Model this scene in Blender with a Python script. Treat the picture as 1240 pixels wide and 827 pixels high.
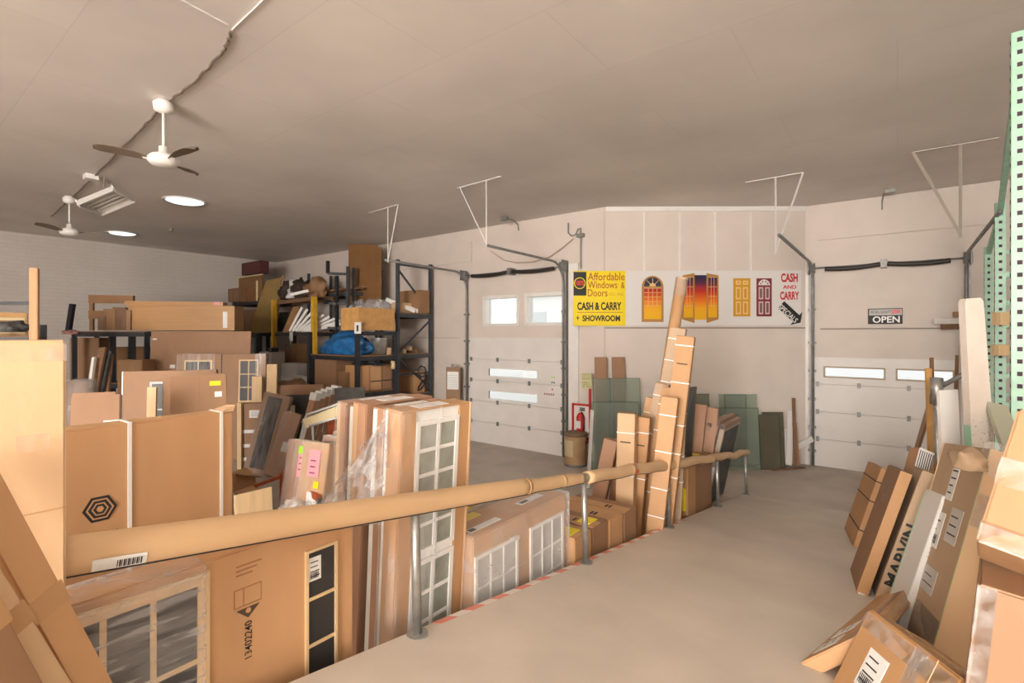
import bpy, bmesh, math, random
from mathutils import Vector, Matrix, noise
random.seed(7)
sc = bpy.context.scene
for o in list(bpy.data.objects): bpy.data.objects.remove(o)
C = bpy.data.collections.new('warehouse'); sc.collection.children.link(C)

# ------------------------------------------------------------------ camera, world, lights, exposure
H = 2.8                                   # eye height above the lower floor
CA, SA, F = .7946, .6071, 611.2           # camera heading and focal length (px of a 1240 frame)
cd = bpy.data.cameras.new('camera'); cam = bpy.data.objects.new('camera', cd); C.objects.link(cam)
cam.location = (0, 0, H); cam.rotation_euler = (math.radians(90), 0, math.atan2(SA, CA))
cd.sensor_width = 36; cd.lens = 36*F/1240; cd.shift_y = -8.5/1240; cd.clip_start = .05
sc.camera = cam

wd = bpy.data.worlds.new('sky'); sc.world = wd; wd.use_nodes = True
nt = wd.node_tree; bg = nt.nodes['Background']
sky = nt.nodes.new('ShaderNodeTexSky'); sky.sky_type = 'HOSEK_WILKIE'; sky.turbidity = 7; sky.ground_albedo = .5
sky.sun_direction = (-.3, -.5, .8)
mixs = nt.nodes.new('ShaderNodeMixRGB'); mixs.inputs[0].default_value = .9; mixs.inputs[2].default_value = (1, 1, 1, 1)
nt.links.new(sky.outputs[0], mixs.inputs[1]); nt.links.new(mixs.outputs[0], bg.inputs[0]); bg.inputs[1].default_value = 2.0

def area(name, loc, target, sx, sy, power, col):
    l = bpy.data.lights.new(name, 'AREA'); l.shape = 'RECTANGLE'; l.size = sx; l.size_y = sy; l.energy = power; l.color = col
    o = bpy.data.objects.new(name, l); C.objects.link(o); o.location = loc
    o.rotation_euler = (Vector(target)-Vector(loc)).to_track_quat('-Z', 'Y').to_euler(); return o
# added fill lamp behind the camera, brightens the room from out of view
area('rear_fill_lamp', (.3, -9.8, 3.4), (-3.6, 8, 3.5), 5.6, 3.6, 2350, (1, .945, .89))
# camera flash on the photographer's tripod
fl = bpy.data.lights.new('camera_flash', 'POINT'); fl.energy = 34; fl.shadow_soft_size = .25; fl.color = (1, .94, .88)
fo = bpy.data.objects.new('camera_flash', fl); C.objects.link(fo); fo.location = (.55, -.6, 3.55)
vs = sc.view_settings; vs.view_transform = 'Standard'; vs.look = 'None'; vs.exposure = .29; vs.gamma = 1; vs.use_curve_mapping = False

# ------------------------------------------------------------------ points of the place, from the surveyed sight lines
FW = Vector((-SA, CA, 0)); RT = Vector((CA, SA, 0)); UP = Vector((0, 0, 1)); CAM = Vector((0, 0, H))
def D(px, py, d): return CAM + d*(FW + RT*((px-620)/F) + UP*((405-py)/F))
def ray(px, py): return FW + RT*((px-620)/F) + UP*((405-py)/F)
def Zp(px, py, z): return CAM + ray(px, py)*((z-H)*F/(405-py))
def Xp(px, py, x): r = ray(px, py); return CAM + r*(x/r.x)
def Yp(px, py, y): r = ray(px, py); return CAM + r*(y/r.y)
RH, RS = .51*H, .15                       # ramp height at y = 0 and its fall
def ramp_z(y): return max(0, min(1.5, RH-RS*y))
def Rp(px, py):
    r = ray(px, py); d = (RH-H)/(r.z+RS*r.y); return CAM + r*d
def Pl(px, py, p0, n): r = ray(px, py); return CAM + r*((p0-CAM).dot(n)/r.dot(n))

# ------------------------------------------------------------------ materials
MATS = {}
def mat(name, col, rough=.6, metal=0, var=.0, vscale=6, bump=0, bscale=60, stretch=None, alpha=None, emit=0, spec=.5, coat=0):
    if name in MATS: return MATS[name]
    m = bpy.data.materials.new(name); m.use_nodes = True; nt = m.node_tree; b = nt.nodes['Principled BSDF']
    b.inputs['Base Color'].default_value = (*col, 1); b.inputs['Roughness'].default_value = rough; b.inputs['Metallic'].default_value = metal
    b.inputs['Specular IOR Level'].default_value = spec
    if coat: b.inputs['Coat Weight'].default_value = coat; b.inputs['Coat Roughness'].default_value = .12
    tc = nt.nodes.new('ShaderNodeTexCoord'); mp = nt.nodes.new('ShaderNodeMapping'); nt.links.new(tc.outputs['Object'], mp.inputs[0])
    if stretch: mp.inputs['Scale'].default_value = stretch
    n = nt.nodes.new('ShaderNodeTexNoise'); n.inputs['Scale'].default_value = vscale; n.inputs['Detail'].default_value = 5
    nt.links.new(mp.outputs[0], n.inputs[0])
    cr = nt.nodes.new('ShaderNodeValToRGB'); e = cr.color_ramp.elements
    e[0].position = .3; e[1].position = .7
    e[0].color = (*[max(0, c*(1-var)) for c in col], 1); e[1].color = (*[min(1, c*(1+var*.7)) for c in col], 1)
    nt.links.new(n.outputs[0], cr.inputs[0]); nt.links.new(cr.outputs[0], b.inputs['Base Color'])
    if bump:
        n2 = nt.nodes.new('ShaderNodeTexNoise'); n2.inputs['Scale'].default_value = bscale; n2.inputs['Detail'].default_value = 3
        nt.links.new(mp.outputs[0], n2.inputs[0])
        bp = nt.nodes.new('ShaderNodeBump'); bp.inputs['Strength'].default_value = bump; bp.inputs['Distance'].default_value = .02
        nt.links.new(n2.outputs[0], bp.inputs['Height']); nt.links.new(bp.outputs[0], b.inputs['Normal'])
    if emit: b.inputs['Emission Color'].default_value = (*col, 1); b.inputs['Emission Strength'].default_value = emit
    MATS[name] = m; return m
def film(name, lo, hi, scale=3, stretch=(1, 1, 9), col=(.93, .92, .92), rough=.16):
    m = bpy.data.materials.new(name); m.use_nodes = True; nt = m.node_tree
    out = nt.nodes['Material Output']; b = nt.nodes['Principled BSDF']
    b.inputs['Base Color'].default_value = (*col, 1); b.inputs['Roughness'].default_value = rough
    tr = nt.nodes.new('ShaderNodeBsdfTransparent'); mx = nt.nodes.new('ShaderNodeMixShader')
    tc = nt.nodes.new('ShaderNodeTexCoord'); mp = nt.nodes.new('ShaderNodeMapping'); mp.inputs['Scale'].default_value = stretch
    n = nt.nodes.new('ShaderNodeTexNoise'); n.inputs['Scale'].default_value = scale; n.inputs['Detail'].default_value = 6; n.inputs['Distortion'].default_value = .6
    mr = nt.nodes.new('ShaderNodeMapRange'); mr.inputs[1].default_value = .35; mr.inputs[2].default_value = .72; mr.inputs[3].default_value = lo; mr.inputs[4].default_value = hi
    nt.links.new(tc.outputs['Object'], mp.inputs[0]); nt.links.new(mp.outputs[0], n.inputs[0]); nt.links.new(n.outputs[0], mr.inputs[0])
    bp = nt.nodes.new('ShaderNodeBump'); bp.inputs['Strength'].default_value = .7; bp.inputs['Distance'].default_value = .03
    nt.links.new(n.outputs[0], bp.inputs['Height']); nt.links.new(bp.outputs[0], b.inputs['Normal'])
    nt.links.new(mr.outputs[0], mx.inputs[0]); nt.links.new(tr.outputs[0], mx.inputs[1]); nt.links.new(b.outputs[0], mx.inputs[2]); nt.links.new(mx.outputs[0], out.inputs[0])
    MATS[name] = m; return m
def tiled(name, col, mortar, bw, bh, ms, rough=.8, var=.12, bump=.4, axes='XZ', off=.5, vscale=.8, mix=.5):
    """painted blockwork, boards or panels: brick texture for fine joints plus blotches"""
    m = mat(name, col, rough, var=var, vscale=vscale); nt = m.node_tree; b = nt.nodes['Principled BSDF']
    tc = [n for n in nt.nodes if n.type == 'TEX_COORD'][0]; cr = [n for n in nt.nodes if n.type == 'VALTORGB'][0]
    sx = nt.nodes.new('ShaderNodeSeparateXYZ'); cx = nt.nodes.new('ShaderNodeCombineXYZ'); nt.links.new(tc.outputs['Object'], sx.inputs[0])
    nt.links.new(sx.outputs[axes[0]], cx.inputs[0]); nt.links.new(sx.outputs[axes[1]], cx.inputs[1])
    bk = nt.nodes.new('ShaderNodeTexBrick'); bk.offset = off; bk.inputs['Scale'].default_value = 1; bk.inputs['Brick Width'].default_value = bw; bk.inputs['Row Height'].default_value = bh
    bk.inputs['Mortar Size'].default_value = ms; bk.inputs['Mortar Smooth'].default_value = .2
    bk.inputs['Color1'].default_value = (1, 1, 1, 1); bk.inputs['Color2'].default_value = (.95, .95, .95, 1); bk.inputs['Mortar'].default_value = (*[a/b_ for a, b_ in zip(mortar, col)], 1)
    nt.links.new(cx.outputs[0], bk.inputs[0])
    mm = nt.nodes.new('ShaderNodeMixRGB'); mm.blend_type = 'MULTIPLY'; mm.inputs[0].default_value = mix
    nt.links.new(cr.outputs[0], mm.inputs[1]); nt.links.new(bk.outputs['Color'], mm.inputs[2]); nt.links.new(mm.outputs[0], b.inputs['Base Color'])
    bp = nt.nodes.new('ShaderNodeBump'); bp.inputs['Strength'].default_value = bump; bp.inputs['Distance'].default_value = .01; bp.invert = True
    nt.links.new(bk.outputs['Fac'], bp.inputs['Height']); nt.links.new(bp.outputs[0], b.inputs['Normal'])
    return m
def ctex(n, c): return mat(n, c, .62, var=.07, vscale=5, bump=.05, bscale=25, stretch=(1, 1, .4))
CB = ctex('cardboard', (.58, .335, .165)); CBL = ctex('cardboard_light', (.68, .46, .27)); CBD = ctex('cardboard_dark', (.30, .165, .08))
CBB = ctex('cardboard_brown', (.33, .185, .10)); CBP = ctex('cardboard_pinkish', (.46, .265, .165)); CBG = ctex('cardboard_greyish', (.52, .37, .24)); CBO = ctex('cardboard_orange', (.52, .29, .13))
TUBE = mat('kraft_tube', (.70, .47, .26), .5, var=.08, vscale=3, bump=.08, bscale=12)
TAPE = mat('clear_packing_tape', (.56, .36, .2), .18, var=.15, vscale=10, bump=.3, bscale=40)
TAPEB = mat('brown_tape', (.53, .31, .15), .3)
WOOD = mat('pine', (.70, .50, .28), .55, var=.15, vscale=2.5, stretch=(6, 6, .5)); WOODD = mat('old_wood', (.23, .125, .065), .6, var=.25, vscale=2.5, stretch=(5, 5, .6))
PLY = mat('plywood', (.58, .32, .11), .55, var=.14, vscale=4, stretch=(2, 2, 2)); OAK = mat('oak_veneer', (.5, .27, .1), .5, var=.08, vscale=3, stretch=(.4, 3, 5))
HARD = mat('hardboard', (.27, .135, .05), .5, var=.15, vscale=3); OLIVE = mat('olive_board', (.25, .16, .04), .6, var=.15)
WHITE = mat('white_paint', (.8, .78, .75), .45, var=.04); VINYL = mat('white_vinyl', (.86, .86, .84), .35); PAPER = mat('white_paper', (.83, .83, .81), .6, var=.06, vscale=25)
PRINT = mat('black_print', (.02, .02, .02), .6); BLACK = mat('black_steel', (.02, .022, .028), .45, var=.3); STEEL = mat('dark_grey_steel', (.075, .085, .10), .45, metal=.3, var=.2)
GALV = mat('galvanized_steel', (.42, .42, .40), .38, metal=.75, var=.2, vscale=14); ALU = mat('aluminium', (.7, .7, .7), .3, metal=.8)
TRACK = mat('track_steel', (.27, .27, .265), .5, metal=.5, var=.2, vscale=10); SPRING = mat('greasy_spring', (.03, .025, .022), .5)
YEL = mat('yellow_sticker', (.9, .74, .02), .5); YELP = mat('yellow_rack_paint', (.72, .42, .03), .5, var=.2); RED = mat('red_paint', (.55, .02, .02), .4)
ORANGE = mat('orange_steel', (.48, .1, .03), .45, var=.25, vscale=10); MINT = mat('mint_rack_paint', (.36, .60, .45), .45, var=.12, vscale=8)
DGLASS = mat('dark_pane', (.045, .042, .04), .28, var=.2, vscale=1.5, spec=.25); GGLASS = mat('pane_with_paper_behind', (.36, .38, .33), .12, var=.35, vscale=5)
PANEW = mat('frosted_pane', (.55, .55, .53), .3, var=.15, vscale=4); BLUE = mat('blue_tarp', (.01, .13, .36), .45, var=.5, vscale=7, bump=.4, bscale=8)
GREYC = mat('grey_cloth', (.10, .10, .095), .8, var=.3); PINK = mat('pink_sticker', (.85, .38, .42), .6); GREEN = mat('green_sticker', (.4, .85, .02), .6)
BLADE = mat('fan_blade', (.17, .125, .09), .5, var=.1); CREAM = mat('cream_board', (.68, .56, .33), .6); CON = mat('grey_conduit', (.28, .28, .26), .5, metal=.4)
WRAP = film('shrink_wrap', .03, .30, 4, (3, 3, .6)); WRAPX = film('shrink_wrap_streaked', .05, .42, 5, (.8, 1, 6)); WRAPH = film('shrink_wrap_cloudy', .16, .34, 2.2, (1.5, 1, 2.5)); LOOSE = film('loose_film', .12, .5, 7, (1, 1, 1)); TAPEC = film('clear_tape', .02, .24, 16, (1, 1, 1), rough=.08)
def glassmat(name, col, dens):
    m = bpy.data.materials.new(name); m.use_nodes = True; nt = m.node_tree; out = nt.nodes['Material Output']; b = nt.nodes['Principled BSDF']
    b.inputs['Base Color'].default_value = (*[c*.5 for c in col], 1); b.inputs['Roughness'].default_value = .06
    tr = nt.nodes.new('ShaderNodeBsdfTransparent'); tr.inputs[0].default_value = (*col, 1); mx = nt.nodes.new('ShaderNodeMixShader'); mx.inputs[0].default_value = dens
    nt.links.new(tr.outputs[0], mx.inputs[1]); nt.links.new(b.outputs[0], mx.inputs[2]); nt.links.new(mx.outputs[0], out.inputs[0]); MATS[name] = m; return m
GREENG = glassmat('green_float_glass', (.87, .93, .87), .24); CLEARG = glassmat('clear_window_glass', (.95, .97, .96), .08); BRONZE = glassmat('bronze_glass', (.5, .46, .34), .4); PALEG = glassmat('pale_glass', (.78, .82, .74), .3)

# ------------------------------------------------------------------ builders
def raw(name, V, Fc, m, parent=None, smooth=False, world=False):
    me = bpy.data.meshes.new(name)
    if world and parent is not None:
        Mw = parent.matrix_basis.copy(); q = parent.parent
        while q is not None: Mw = q.matrix_basis @ Mw; q = q.parent
        inv = Mw.inverted(); V = [inv @ Vector(v) for v in V]
    me.from_pydata([tuple(v) for v in V], [], Fc); me.materials.append(m)
    if smooth:
        for p in me.polygons: p.use_smooth = True
    o = bpy.data.objects.new(name, me); C.objects.link(o); o.parent = parent; return o
def tagit(o, label, cat, group=None, kind=None):
    if label: o['label'] = label
    if cat: o['category'] = cat
    if group: o['group'] = group
    if kind: o['kind'] = kind
    return o
def root(name, label, cat, M=None, group=None):
    o = bpy.data.objects.new(name, None); o.empty_display_size = .1; C.objects.link(o)
    if M is not None: o.matrix_basis = M if isinstance(M, Matrix) else Matrix.Translation(Vector(M))
    return tagit(o, label, cat, group)
BF = [(0, 3, 2, 1), (4, 5, 6, 7), (0, 1, 5, 4), (1, 2, 6, 5), (2, 3, 7, 6), (3, 0, 4, 7)]
def bv(x0, x1, y0, y1, z0, z1): return [(x0, y0, z0), (x1, y0, z0), (x1, y1, z0), (x0, y1, z0), (x0, y0, z1), (x1, y0, z1), (x1, y1, z1), (x0, y1, z1)]
def box(name, x0, x1, y0, y1, z0, z1, m, parent=None, bevel=0):
    if not bevel: return raw(name, bv(x0, x1, y0, y1, z0, z1), BF, m, parent)
    bm = bmesh.new(); vs_ = [bm.verts.new(v) for v in bv(x0, x1, y0, y1, z0, z1)]
    for f in BF: bm.faces.new([vs_[i] for i in f])
    bmesh.ops.bevel(bm, geom=bm.edges[:], offset=min(bevel, .45*min(x1-x0, y1-y0, z1-z0)), segments=2, affect='EDGES')
    me = bpy.data.meshes.new(name); bm.to_mesh(me); bm.free(); me.materials.append(m)
    o = bpy.data.objects.new(name, me); C.objects.link(o); o.parent = parent; return o
def boxes(name, L, m, parent=None):
    V = []; Fc = []
    for b in L:
        n = len(V); V += bv(*b); Fc += [tuple(i+n for i in f) for f in BF]
    return raw(name, V, Fc, m, parent)
def pipe(name, pts, r, m, parent=None, n=8, world=True, cap=True, smooth=True):
    pts = [Vector(p) for p in pts]; V = []; Fc = []; rr = r if isinstance(r, (list, tuple)) else [r]*len(pts)
    t0 = (pts[1]-pts[0]).normalized(); u = t0.orthogonal().normalized()
    for i, p in enumerate(pts):
        t = (pts[min(i+1, len(pts)-1)]-pts[max(i-1, 0)]).normalized(); u = (u-t*u.dot(t)).normalized(); v = t.cross(u)
        for k in range(n):
            a = 2*math.pi*k/n; V.append(p+(u*math.cos(a)+v*math.sin(a))*rr[i])
    for i in range(len(pts)-1):
        for k in range(n): Fc.append((i*n+k, i*n+(k+1) % n, (i+1)*n+(k+1) % n, (i+1)*n+k))
    if cap: Fc.append(tuple(range(n-1, -1, -1))); Fc.append(tuple((len(pts)-1)*n+k for k in range(n)))
    return raw(name, V, Fc, m, parent, smooth and n > 6, world)
def bar(name, a, b, w, h, m, parent=None, up=UP, world=True):
    """rectangular bar between two points"""
    a = Vector(a); b = Vector(b); t = (b-a).normalized(); s = t.cross(up)
    if s.length < .01: s = t.cross(Vector((1, 0, 0)))
    s.normalize(); u = s.cross(t)
    V = [p+s*(i*w/2)+u*(j*h/2) for p in (a, b) for i, j in ((-1, -1), (1, -1), (1, 1), (-1, 1))]
    return raw(name, V, [(0, 1, 2, 3), (7, 6, 5, 4), (0, 4, 5, 1), (1, 5, 6, 2), (2, 6, 7, 3), (3, 7, 4, 0)], m, parent, False, world)
def prism(name, poly, y0, y1, m, parent=None):
    """polygon in local x,z given thickness in y"""
    n = len(poly); V = [(x, y0, z) for x, z in poly]+[(x, y1, z) for x, z in poly]
    Fc = [tuple(range(n)), tuple(range(2*n-1, n-1, -1))]+[(i, i+n, (i+1) % n+n, (i+1) % n) for i in range(n)]
    return raw(name, V, Fc, m, parent)
def lathe(name, prof, m, parent=None, n=20, loc=(0, 0, 0), smooth=True):
    V = []; Fc = []
    for r, z in prof:
        for k in range(n): a = 2*math.pi*k/n; V.append((loc[0]+r*math.cos(a), loc[1]+r*math.sin(a), loc[2]+z))
    for i in range(len(prof)-1):
        for k in range(n): Fc.append((i*n+k, i*n+(k+1) % n, (i+1)*n+(k+1) % n, (i+1)*n+k))
    Fc.append(tuple(range(n-1, -1, -1))); Fc.append(tuple((len(prof)-1)*n+k for k in range(n)))
    return raw(name, V, Fc, m, parent, smooth)
def text(body, x0, x1, z0, z1, m, parent, y=-.004, bold=0, rot=0, name='lettering', keep=None):
    """flat printed lettering fitted to a local x,z rectangle (rot in degrees about its centre)"""
    cu = bpy.data.curves.new('t', 'FONT'); cu.body = body; cu.offset = bold; cu.resolution_u = 3
    t = bpy.data.objects.new('t', cu); C.objects.link(t); bpy.context.view_layer.update()
    me = bpy.data.meshes.new_from_object(t.evaluated_get(bpy.context.evaluated_depsgraph_get())); bpy.data.objects.remove(t); bpy.data.curves.remove(cu)
    xs = [v.co.x for v in me.vertices]; ys = [v.co.y for v in me.vertices]; ax, bx_, ay, by = min(xs), max(xs), min(ys), max(ys)
    c, s = math.cos(math.radians(rot)), math.sin(math.radians(rot)); w, h = x1-x0, z1-z0
    for v in me.vertices:
        a = ((v.co.x-ax)/(bx_-ax)-.5)*w; b = ((v.co.y-ay)/(by-ay)-.5)*h
        v.co = ((x0+x1)/2+a*c-b*s, y, (z0+z1)/2+a*s+b*c)
    me.materials.clear(); me.materials.append(m); me.name = name
    o = bpy.data.objects.new(name, me); C.objects.link(o); o.parent = parent; return o
def frame_of(O, A, ang=0):
    """matrix at the middle of the base edge O-A; local x along it, z up (tilted back by ang degrees), y away"""
    X = (A-O); W = X.length; X = X/W; n = UP.cross(X)
    n.normalize(); a = math.radians(ang); base_up = X.cross(n).normalized() if abs(X.z) > 1e-6 else UP
    Z = (base_up*math.cos(a)+n*math.sin(a)).normalized(); Y = Z.cross(X).normalized(); P = (O+A)/2
    return Matrix(((X.x, Y.x, Z.x, P.x), (X.y, Y.y, Z.y, P.y), (X.z, Y.z, Z.z, P.z), (0, 0, 0, 1))), W
def carton(name, label, O, A, h, T, m=CB, ang=0, cat='box', group=None, tape=True, bevel=.008, seam=True):
    M, W = frame_of(Vector(O), Vector(A), ang); r = root(name, label, cat, M, group)
    box('body', -W/2, W/2, 0, T, 0, h, m, r, bevel)
    if tape: box('packing_tape', -W/2-.001, W/2+.001, T/2-min(.03, T*.3), T/2+min(.03, T*.3), h-.001, h+.002, TAPE, r)
    r['W'] = W; return r, W
def label_(r, x0, x1, z0, z1, m=PAPER, name='sticker', lines=0, y=-.003, bar_=False):
    s = box(name, x0, x1, y, .0, z0, z1, m, r)
    L = []; w = x1-x0; hh = z1-z0
    for i in range(lines):
        z = z1-hh*(i+1)/(lines+1); L.append((x0+w*.12, x0+w*(.55+.35*random.random()), y-.001, y, z-hh*.02, z+hh*.02))
    if bar_:
        for i in range(9): L.append((x0+w*(.1+.08*i), x0+w*(.1+.08*i+.025+.03*random.random()), y-.001, y, z0+hh*.1, z0+hh*.35))
    if L: boxes('printed_lines', L, PRINT, s)
    return s
def lites(r, x0, x1, z0, z1, cols, rows, y=-.004, fw=.03, mw=.02, fm=WOOD, gm=DGLASS, proud=.012, name='lite_frame'):
    """glazed grid: one frame, each pane and each muntin its own piece"""
    f = boxes(name, [(x0-fw, x0, y-proud, y+.02, z0-fw, z1+fw), (x1, x1+fw, y-proud, y+.02, z0-fw, z1+fw), (x0, x1, y-proud, y+.02, z1, z1+fw), (x0, x1, y-proud, y+.02, z0-fw, z0)], fm, r)
    w = (x1-x0)/cols; h = (z1-z0)/rows
    for i in range(cols):
        for j in range(rows): box('pane', x0+i*w, x0+(i+1)*w, y-.002, y+.004, z0+j*h, z0+(j+1)*h, gm, f)
    for i in range(1, cols): box('muntin', x0+i*w-mw/2, x0+i*w+mw/2, y-proud*.8, y, z0, z1, fm, f)
    for j in range(1, rows): box('muntin', x0, x1, y-proud*.7, y, z0+j*h-mw/2, z0+j*h+mw/2, fm, f)
    return f
def shell(r, x0, x1, y0, y1, z0, z1, m=WRAP, name='plastic_wrap'): return box(name, x0, x1, y0, y1, z0, z1, m, r, .012)
def crumple(name, label, cat, loc, sx, sy, sz, m, seed=0, rough=.35, sub=4, kind=None, parent=None):
    bm = bmesh.new(); bmesh.ops.create_icosphere(bm, subdivisions=sub, radius=1)
    for v in bm.verts:
        p = v.co.copy(); k = 1+rough*noise.noise(p*1.6+Vector((seed, 0, 0)))+rough*.6*noise.noise(p*4+Vector((0, seed, 0)))+rough*.35*abs(noise.noise(p*9+Vector((0, 0, seed))))
        v.co = Vector((p.x*sx*k, p.y*sy*k, max(0, p.z*.9+.35)*sz*k*.8))
    me = bpy.data.meshes.new(name); bm.to_mesh(me); bm.free(); me.materials.append(m)
    for p in me.polygons: p.use_smooth = True
    o = bpy.data.objects.new(name, me); C.objects.link(o); o.location = loc; o.parent = parent
    return tagit(o, label, cat, None, kind)
def holed(name, L, axis, c0, c1, holes, m, u0, u1, v0=0, v1=1):
    """wall slab across u (x or y) and z with rectangular holes, c0..c1 its thickness range"""
    us = sorted({u0, u1, *[h[0] for h in holes], *[h[1] for h in holes]}); vs2 = sorted({v0, v1, *[h[2] for h in holes], *[h[3] for h in holes]}); B = []
    for i in range(len(us)-1):
        for j in range(len(vs2)-1):
            cu, cv = (us[i]+us[i+1])/2, (vs2[j]+vs2[j+1])/2
            if any(h[0] < cu < h[1] and h[2] < cv < h[3] for h in holes): continue
            B.append((us[i], us[i+1], c0, c1, vs2[j], vs2[j+1]) if axis == 'x' else (c0, c1, us[i], us[i+1], vs2[j], vs2[j+1]))
    return boxes(name, B, m, L)
def struct(o): o['kind'] = 'structure'; return o

# ------------------------------------------------------------------ the setting
CZ = 5.57; XL = -19.0; YB = 9.94; YF = 12.53; XR = 3.3; YN = -10.2
D1 = (-9.01, -6.04); D2 = (-1.43, 1.0); EDGE = -2.153
CONC = mat('grey_concrete', (.53, .47, .405), .6, var=.16, vscale=1.3, bump=.05, bscale=20)
RAMPM = mat('pale_concrete', (.71, .64, .555), .55, var=.10, vscale=1.6, bump=.06, bscale=24)
CEIL = tiled('ceiling_panels', (.74, .69, .645), (.62, .575, .535), 2.4, 1.2, .006, .85, .12, .15, 'XY', vscale=.5, mix=.6)
WALLM = mat('painted_wall', (.70, .625, .565), .7, var=.05, vscale=1.5, bump=.04, bscale=10)
BRICK = tiled('painted_blockwork', (.62, .58, .54), (.50, .46, .42), .42, .105, .009, .8, .06, .5, 'YZ', mix=.45)
struct(box('floor', XL, XR, YN, YF+.3, -.2, 0, CONC))
struct(box('ceiling', XL-.2, XR+.2, YN-.2, YF+.4, CZ, CZ+.2, CEIL))
struct(box('wall_left', XL-.2, XL, YN, YB+.2, 0, CZ, BRICK))
struct(box('wall_right', XR, XR+.2, YN, YF+.3, 0, CZ, WALLM))
struct(box('wall_front', XL-.2, XR+.2, YN-.2, YN, 0, CZ, WALLM))
W1 = (-8.46, -7.43, 3.07, 3.72); W2 = (-7.13, -6.12, 3.07, 3.72)
wb = struct(holed('wall_back', None, 'x', YB, YB+.22, [(D1[0]+.05, D1[1]-.05, 0, 2.70), W1, W2], WALLM, XL, -5.046, 0, CZ))
P0 = Vector((-5.046, 9.951, 0)); P1 = Vector((-1.585, YF, 0)); dv = (P1-P0).normalized(); dn = Vector((dv.y, -dv.x, 0))   # dn faces the room
wdg = struct(raw('wall_diagonal', [P0+Vector((0, 0, 0)), P1, P1-dn*.2, P0-dn*.2]+[p+UP*CZ for p in (P0, P1, P1-dn*.2, P0-dn*.2)], BF, WALLM))
wf = struct(holed('wall_far', None, 'x', YF, YF+.22, [(D2[0]+.05, D2[1]-.05, 0, 2.30)], WALLM, -1.585, XR, 0, CZ))
# battens and seams on the walls
for px in (779, 822, 865, 908):
    p = Pl(px, 300, P0, dn); p.z = 0; q = p+dv*.035
    raw('batten', [p-dn*.01, q-dn*.01, q+dn*.02, p+dn*.02]+[], [], WALLM) if False else None
    V = [p+dn*.0, q+dn*.0, q+dn*.02, p+dn*.02]; raw('batten', [v+UP*3.95 for v in V]+[v+UP*(CZ-.12) for v in V], BF, WHITE, wdg)
V = [P0, P1, P1+dn*.03, P0+dn*.03]; raw('top_plate', [v+UP*(CZ-.1) for v in V]+[v+UP*CZ for v in V], BF, WHITE, wdg)
V = [P0, P1, P1+dn*.03, P0+dn*.03]; raw('ledge', [v+UP*2.93 for v in V]+[v+UP*2.955 for v in V], BF, mat('dark_ledge', (.3, .25, .21), .8), wdg)  # thin ledge line, darker than the wall
box('corner_trim', -5.2, -5.06, YB-.03, YB, 0, CZ-.02, WALLM, wb)
box('ledge', -11.5, D1[0]-.05, YB-.02, YB, 2.70, 2.72, mat('wall_seam', (.5, .43, .38), .8), wb)
box('soffit_band', -11.6, D1[0]+.1, YB-.05, YB, 4.72, 5.25, WALLM, wb)
box('ledge', D2[0]+.12, 1.9, YF-.03, YF, 2.905, 2.93, mat('dark_ledge', (.3, .25, .21), .8), wf)
box('soffit_band', -1.35, XR, YF-.05, YF, 4.80, CZ-.01, WALLM, wf)
# ramp with its retaining edge
YE = RH/RS
V = []
prof = [(YN, 0), (YN, 1.5), (-.48, 1.5), (YE, 0)]
for x in (EDGE, XR): V += [(x, y, z) for y, z in prof]
struct(raw('floor_ramp', V, [(0, 1, 2, 3), (7, 6, 5, 4), (0, 4, 5, 1), (1, 5, 6, 2), (2, 6, 7, 3), (0, 3, 7, 4)], RAMPM))
st = root('trim_1', None, None, (EDGE, 0, 0)); st['kind'] = 'structure'
RW = mat('red_stripe', (.75, .27, .2), .5); WS = mat('white_stripe', (.85, .76, .7), .5)
yy = 2.05; k = 0
while yy < 6.3:
    y1 = yy+.13; sh = .04
    V = [(0, yy, ramp_z(yy)+.001), (.042, yy+sh, ramp_z(yy+sh)+.001), (.042, y1+sh, ramp_z(y1+sh)+.001), (0, y1, ramp_z(y1)+.001)]
    raw('stripe', V+[(x, y, z+.003) for x, y, z in V], BF, (RW, WS)[k % 2], st); yy = y1; k += 1

# windows over the first garage door
for n, (a, b, c, d) in enumerate((W1, W2)):
    w = root('window_%d' % (n+1), None, None, ((a+b)/2, YB, c)); w['kind'] = 'structure'
    hw, hh = (b-a)/2, d-c
    box('pane', -hw, hw, .12, .126, 0, hh, CLEARG, w)
    boxes('window_frame', [(-hw-.07, -hw+.012, -.03, .23, -.06, hh+.07), (hw-.012, hw+.07, -.03, .23, -.06, hh+.07), (-hw, hw, -.03, .23, hh-.012, hh+.07), (-hw, hw, -.03, .23, -.06, .012)], WHITE, w)
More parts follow.
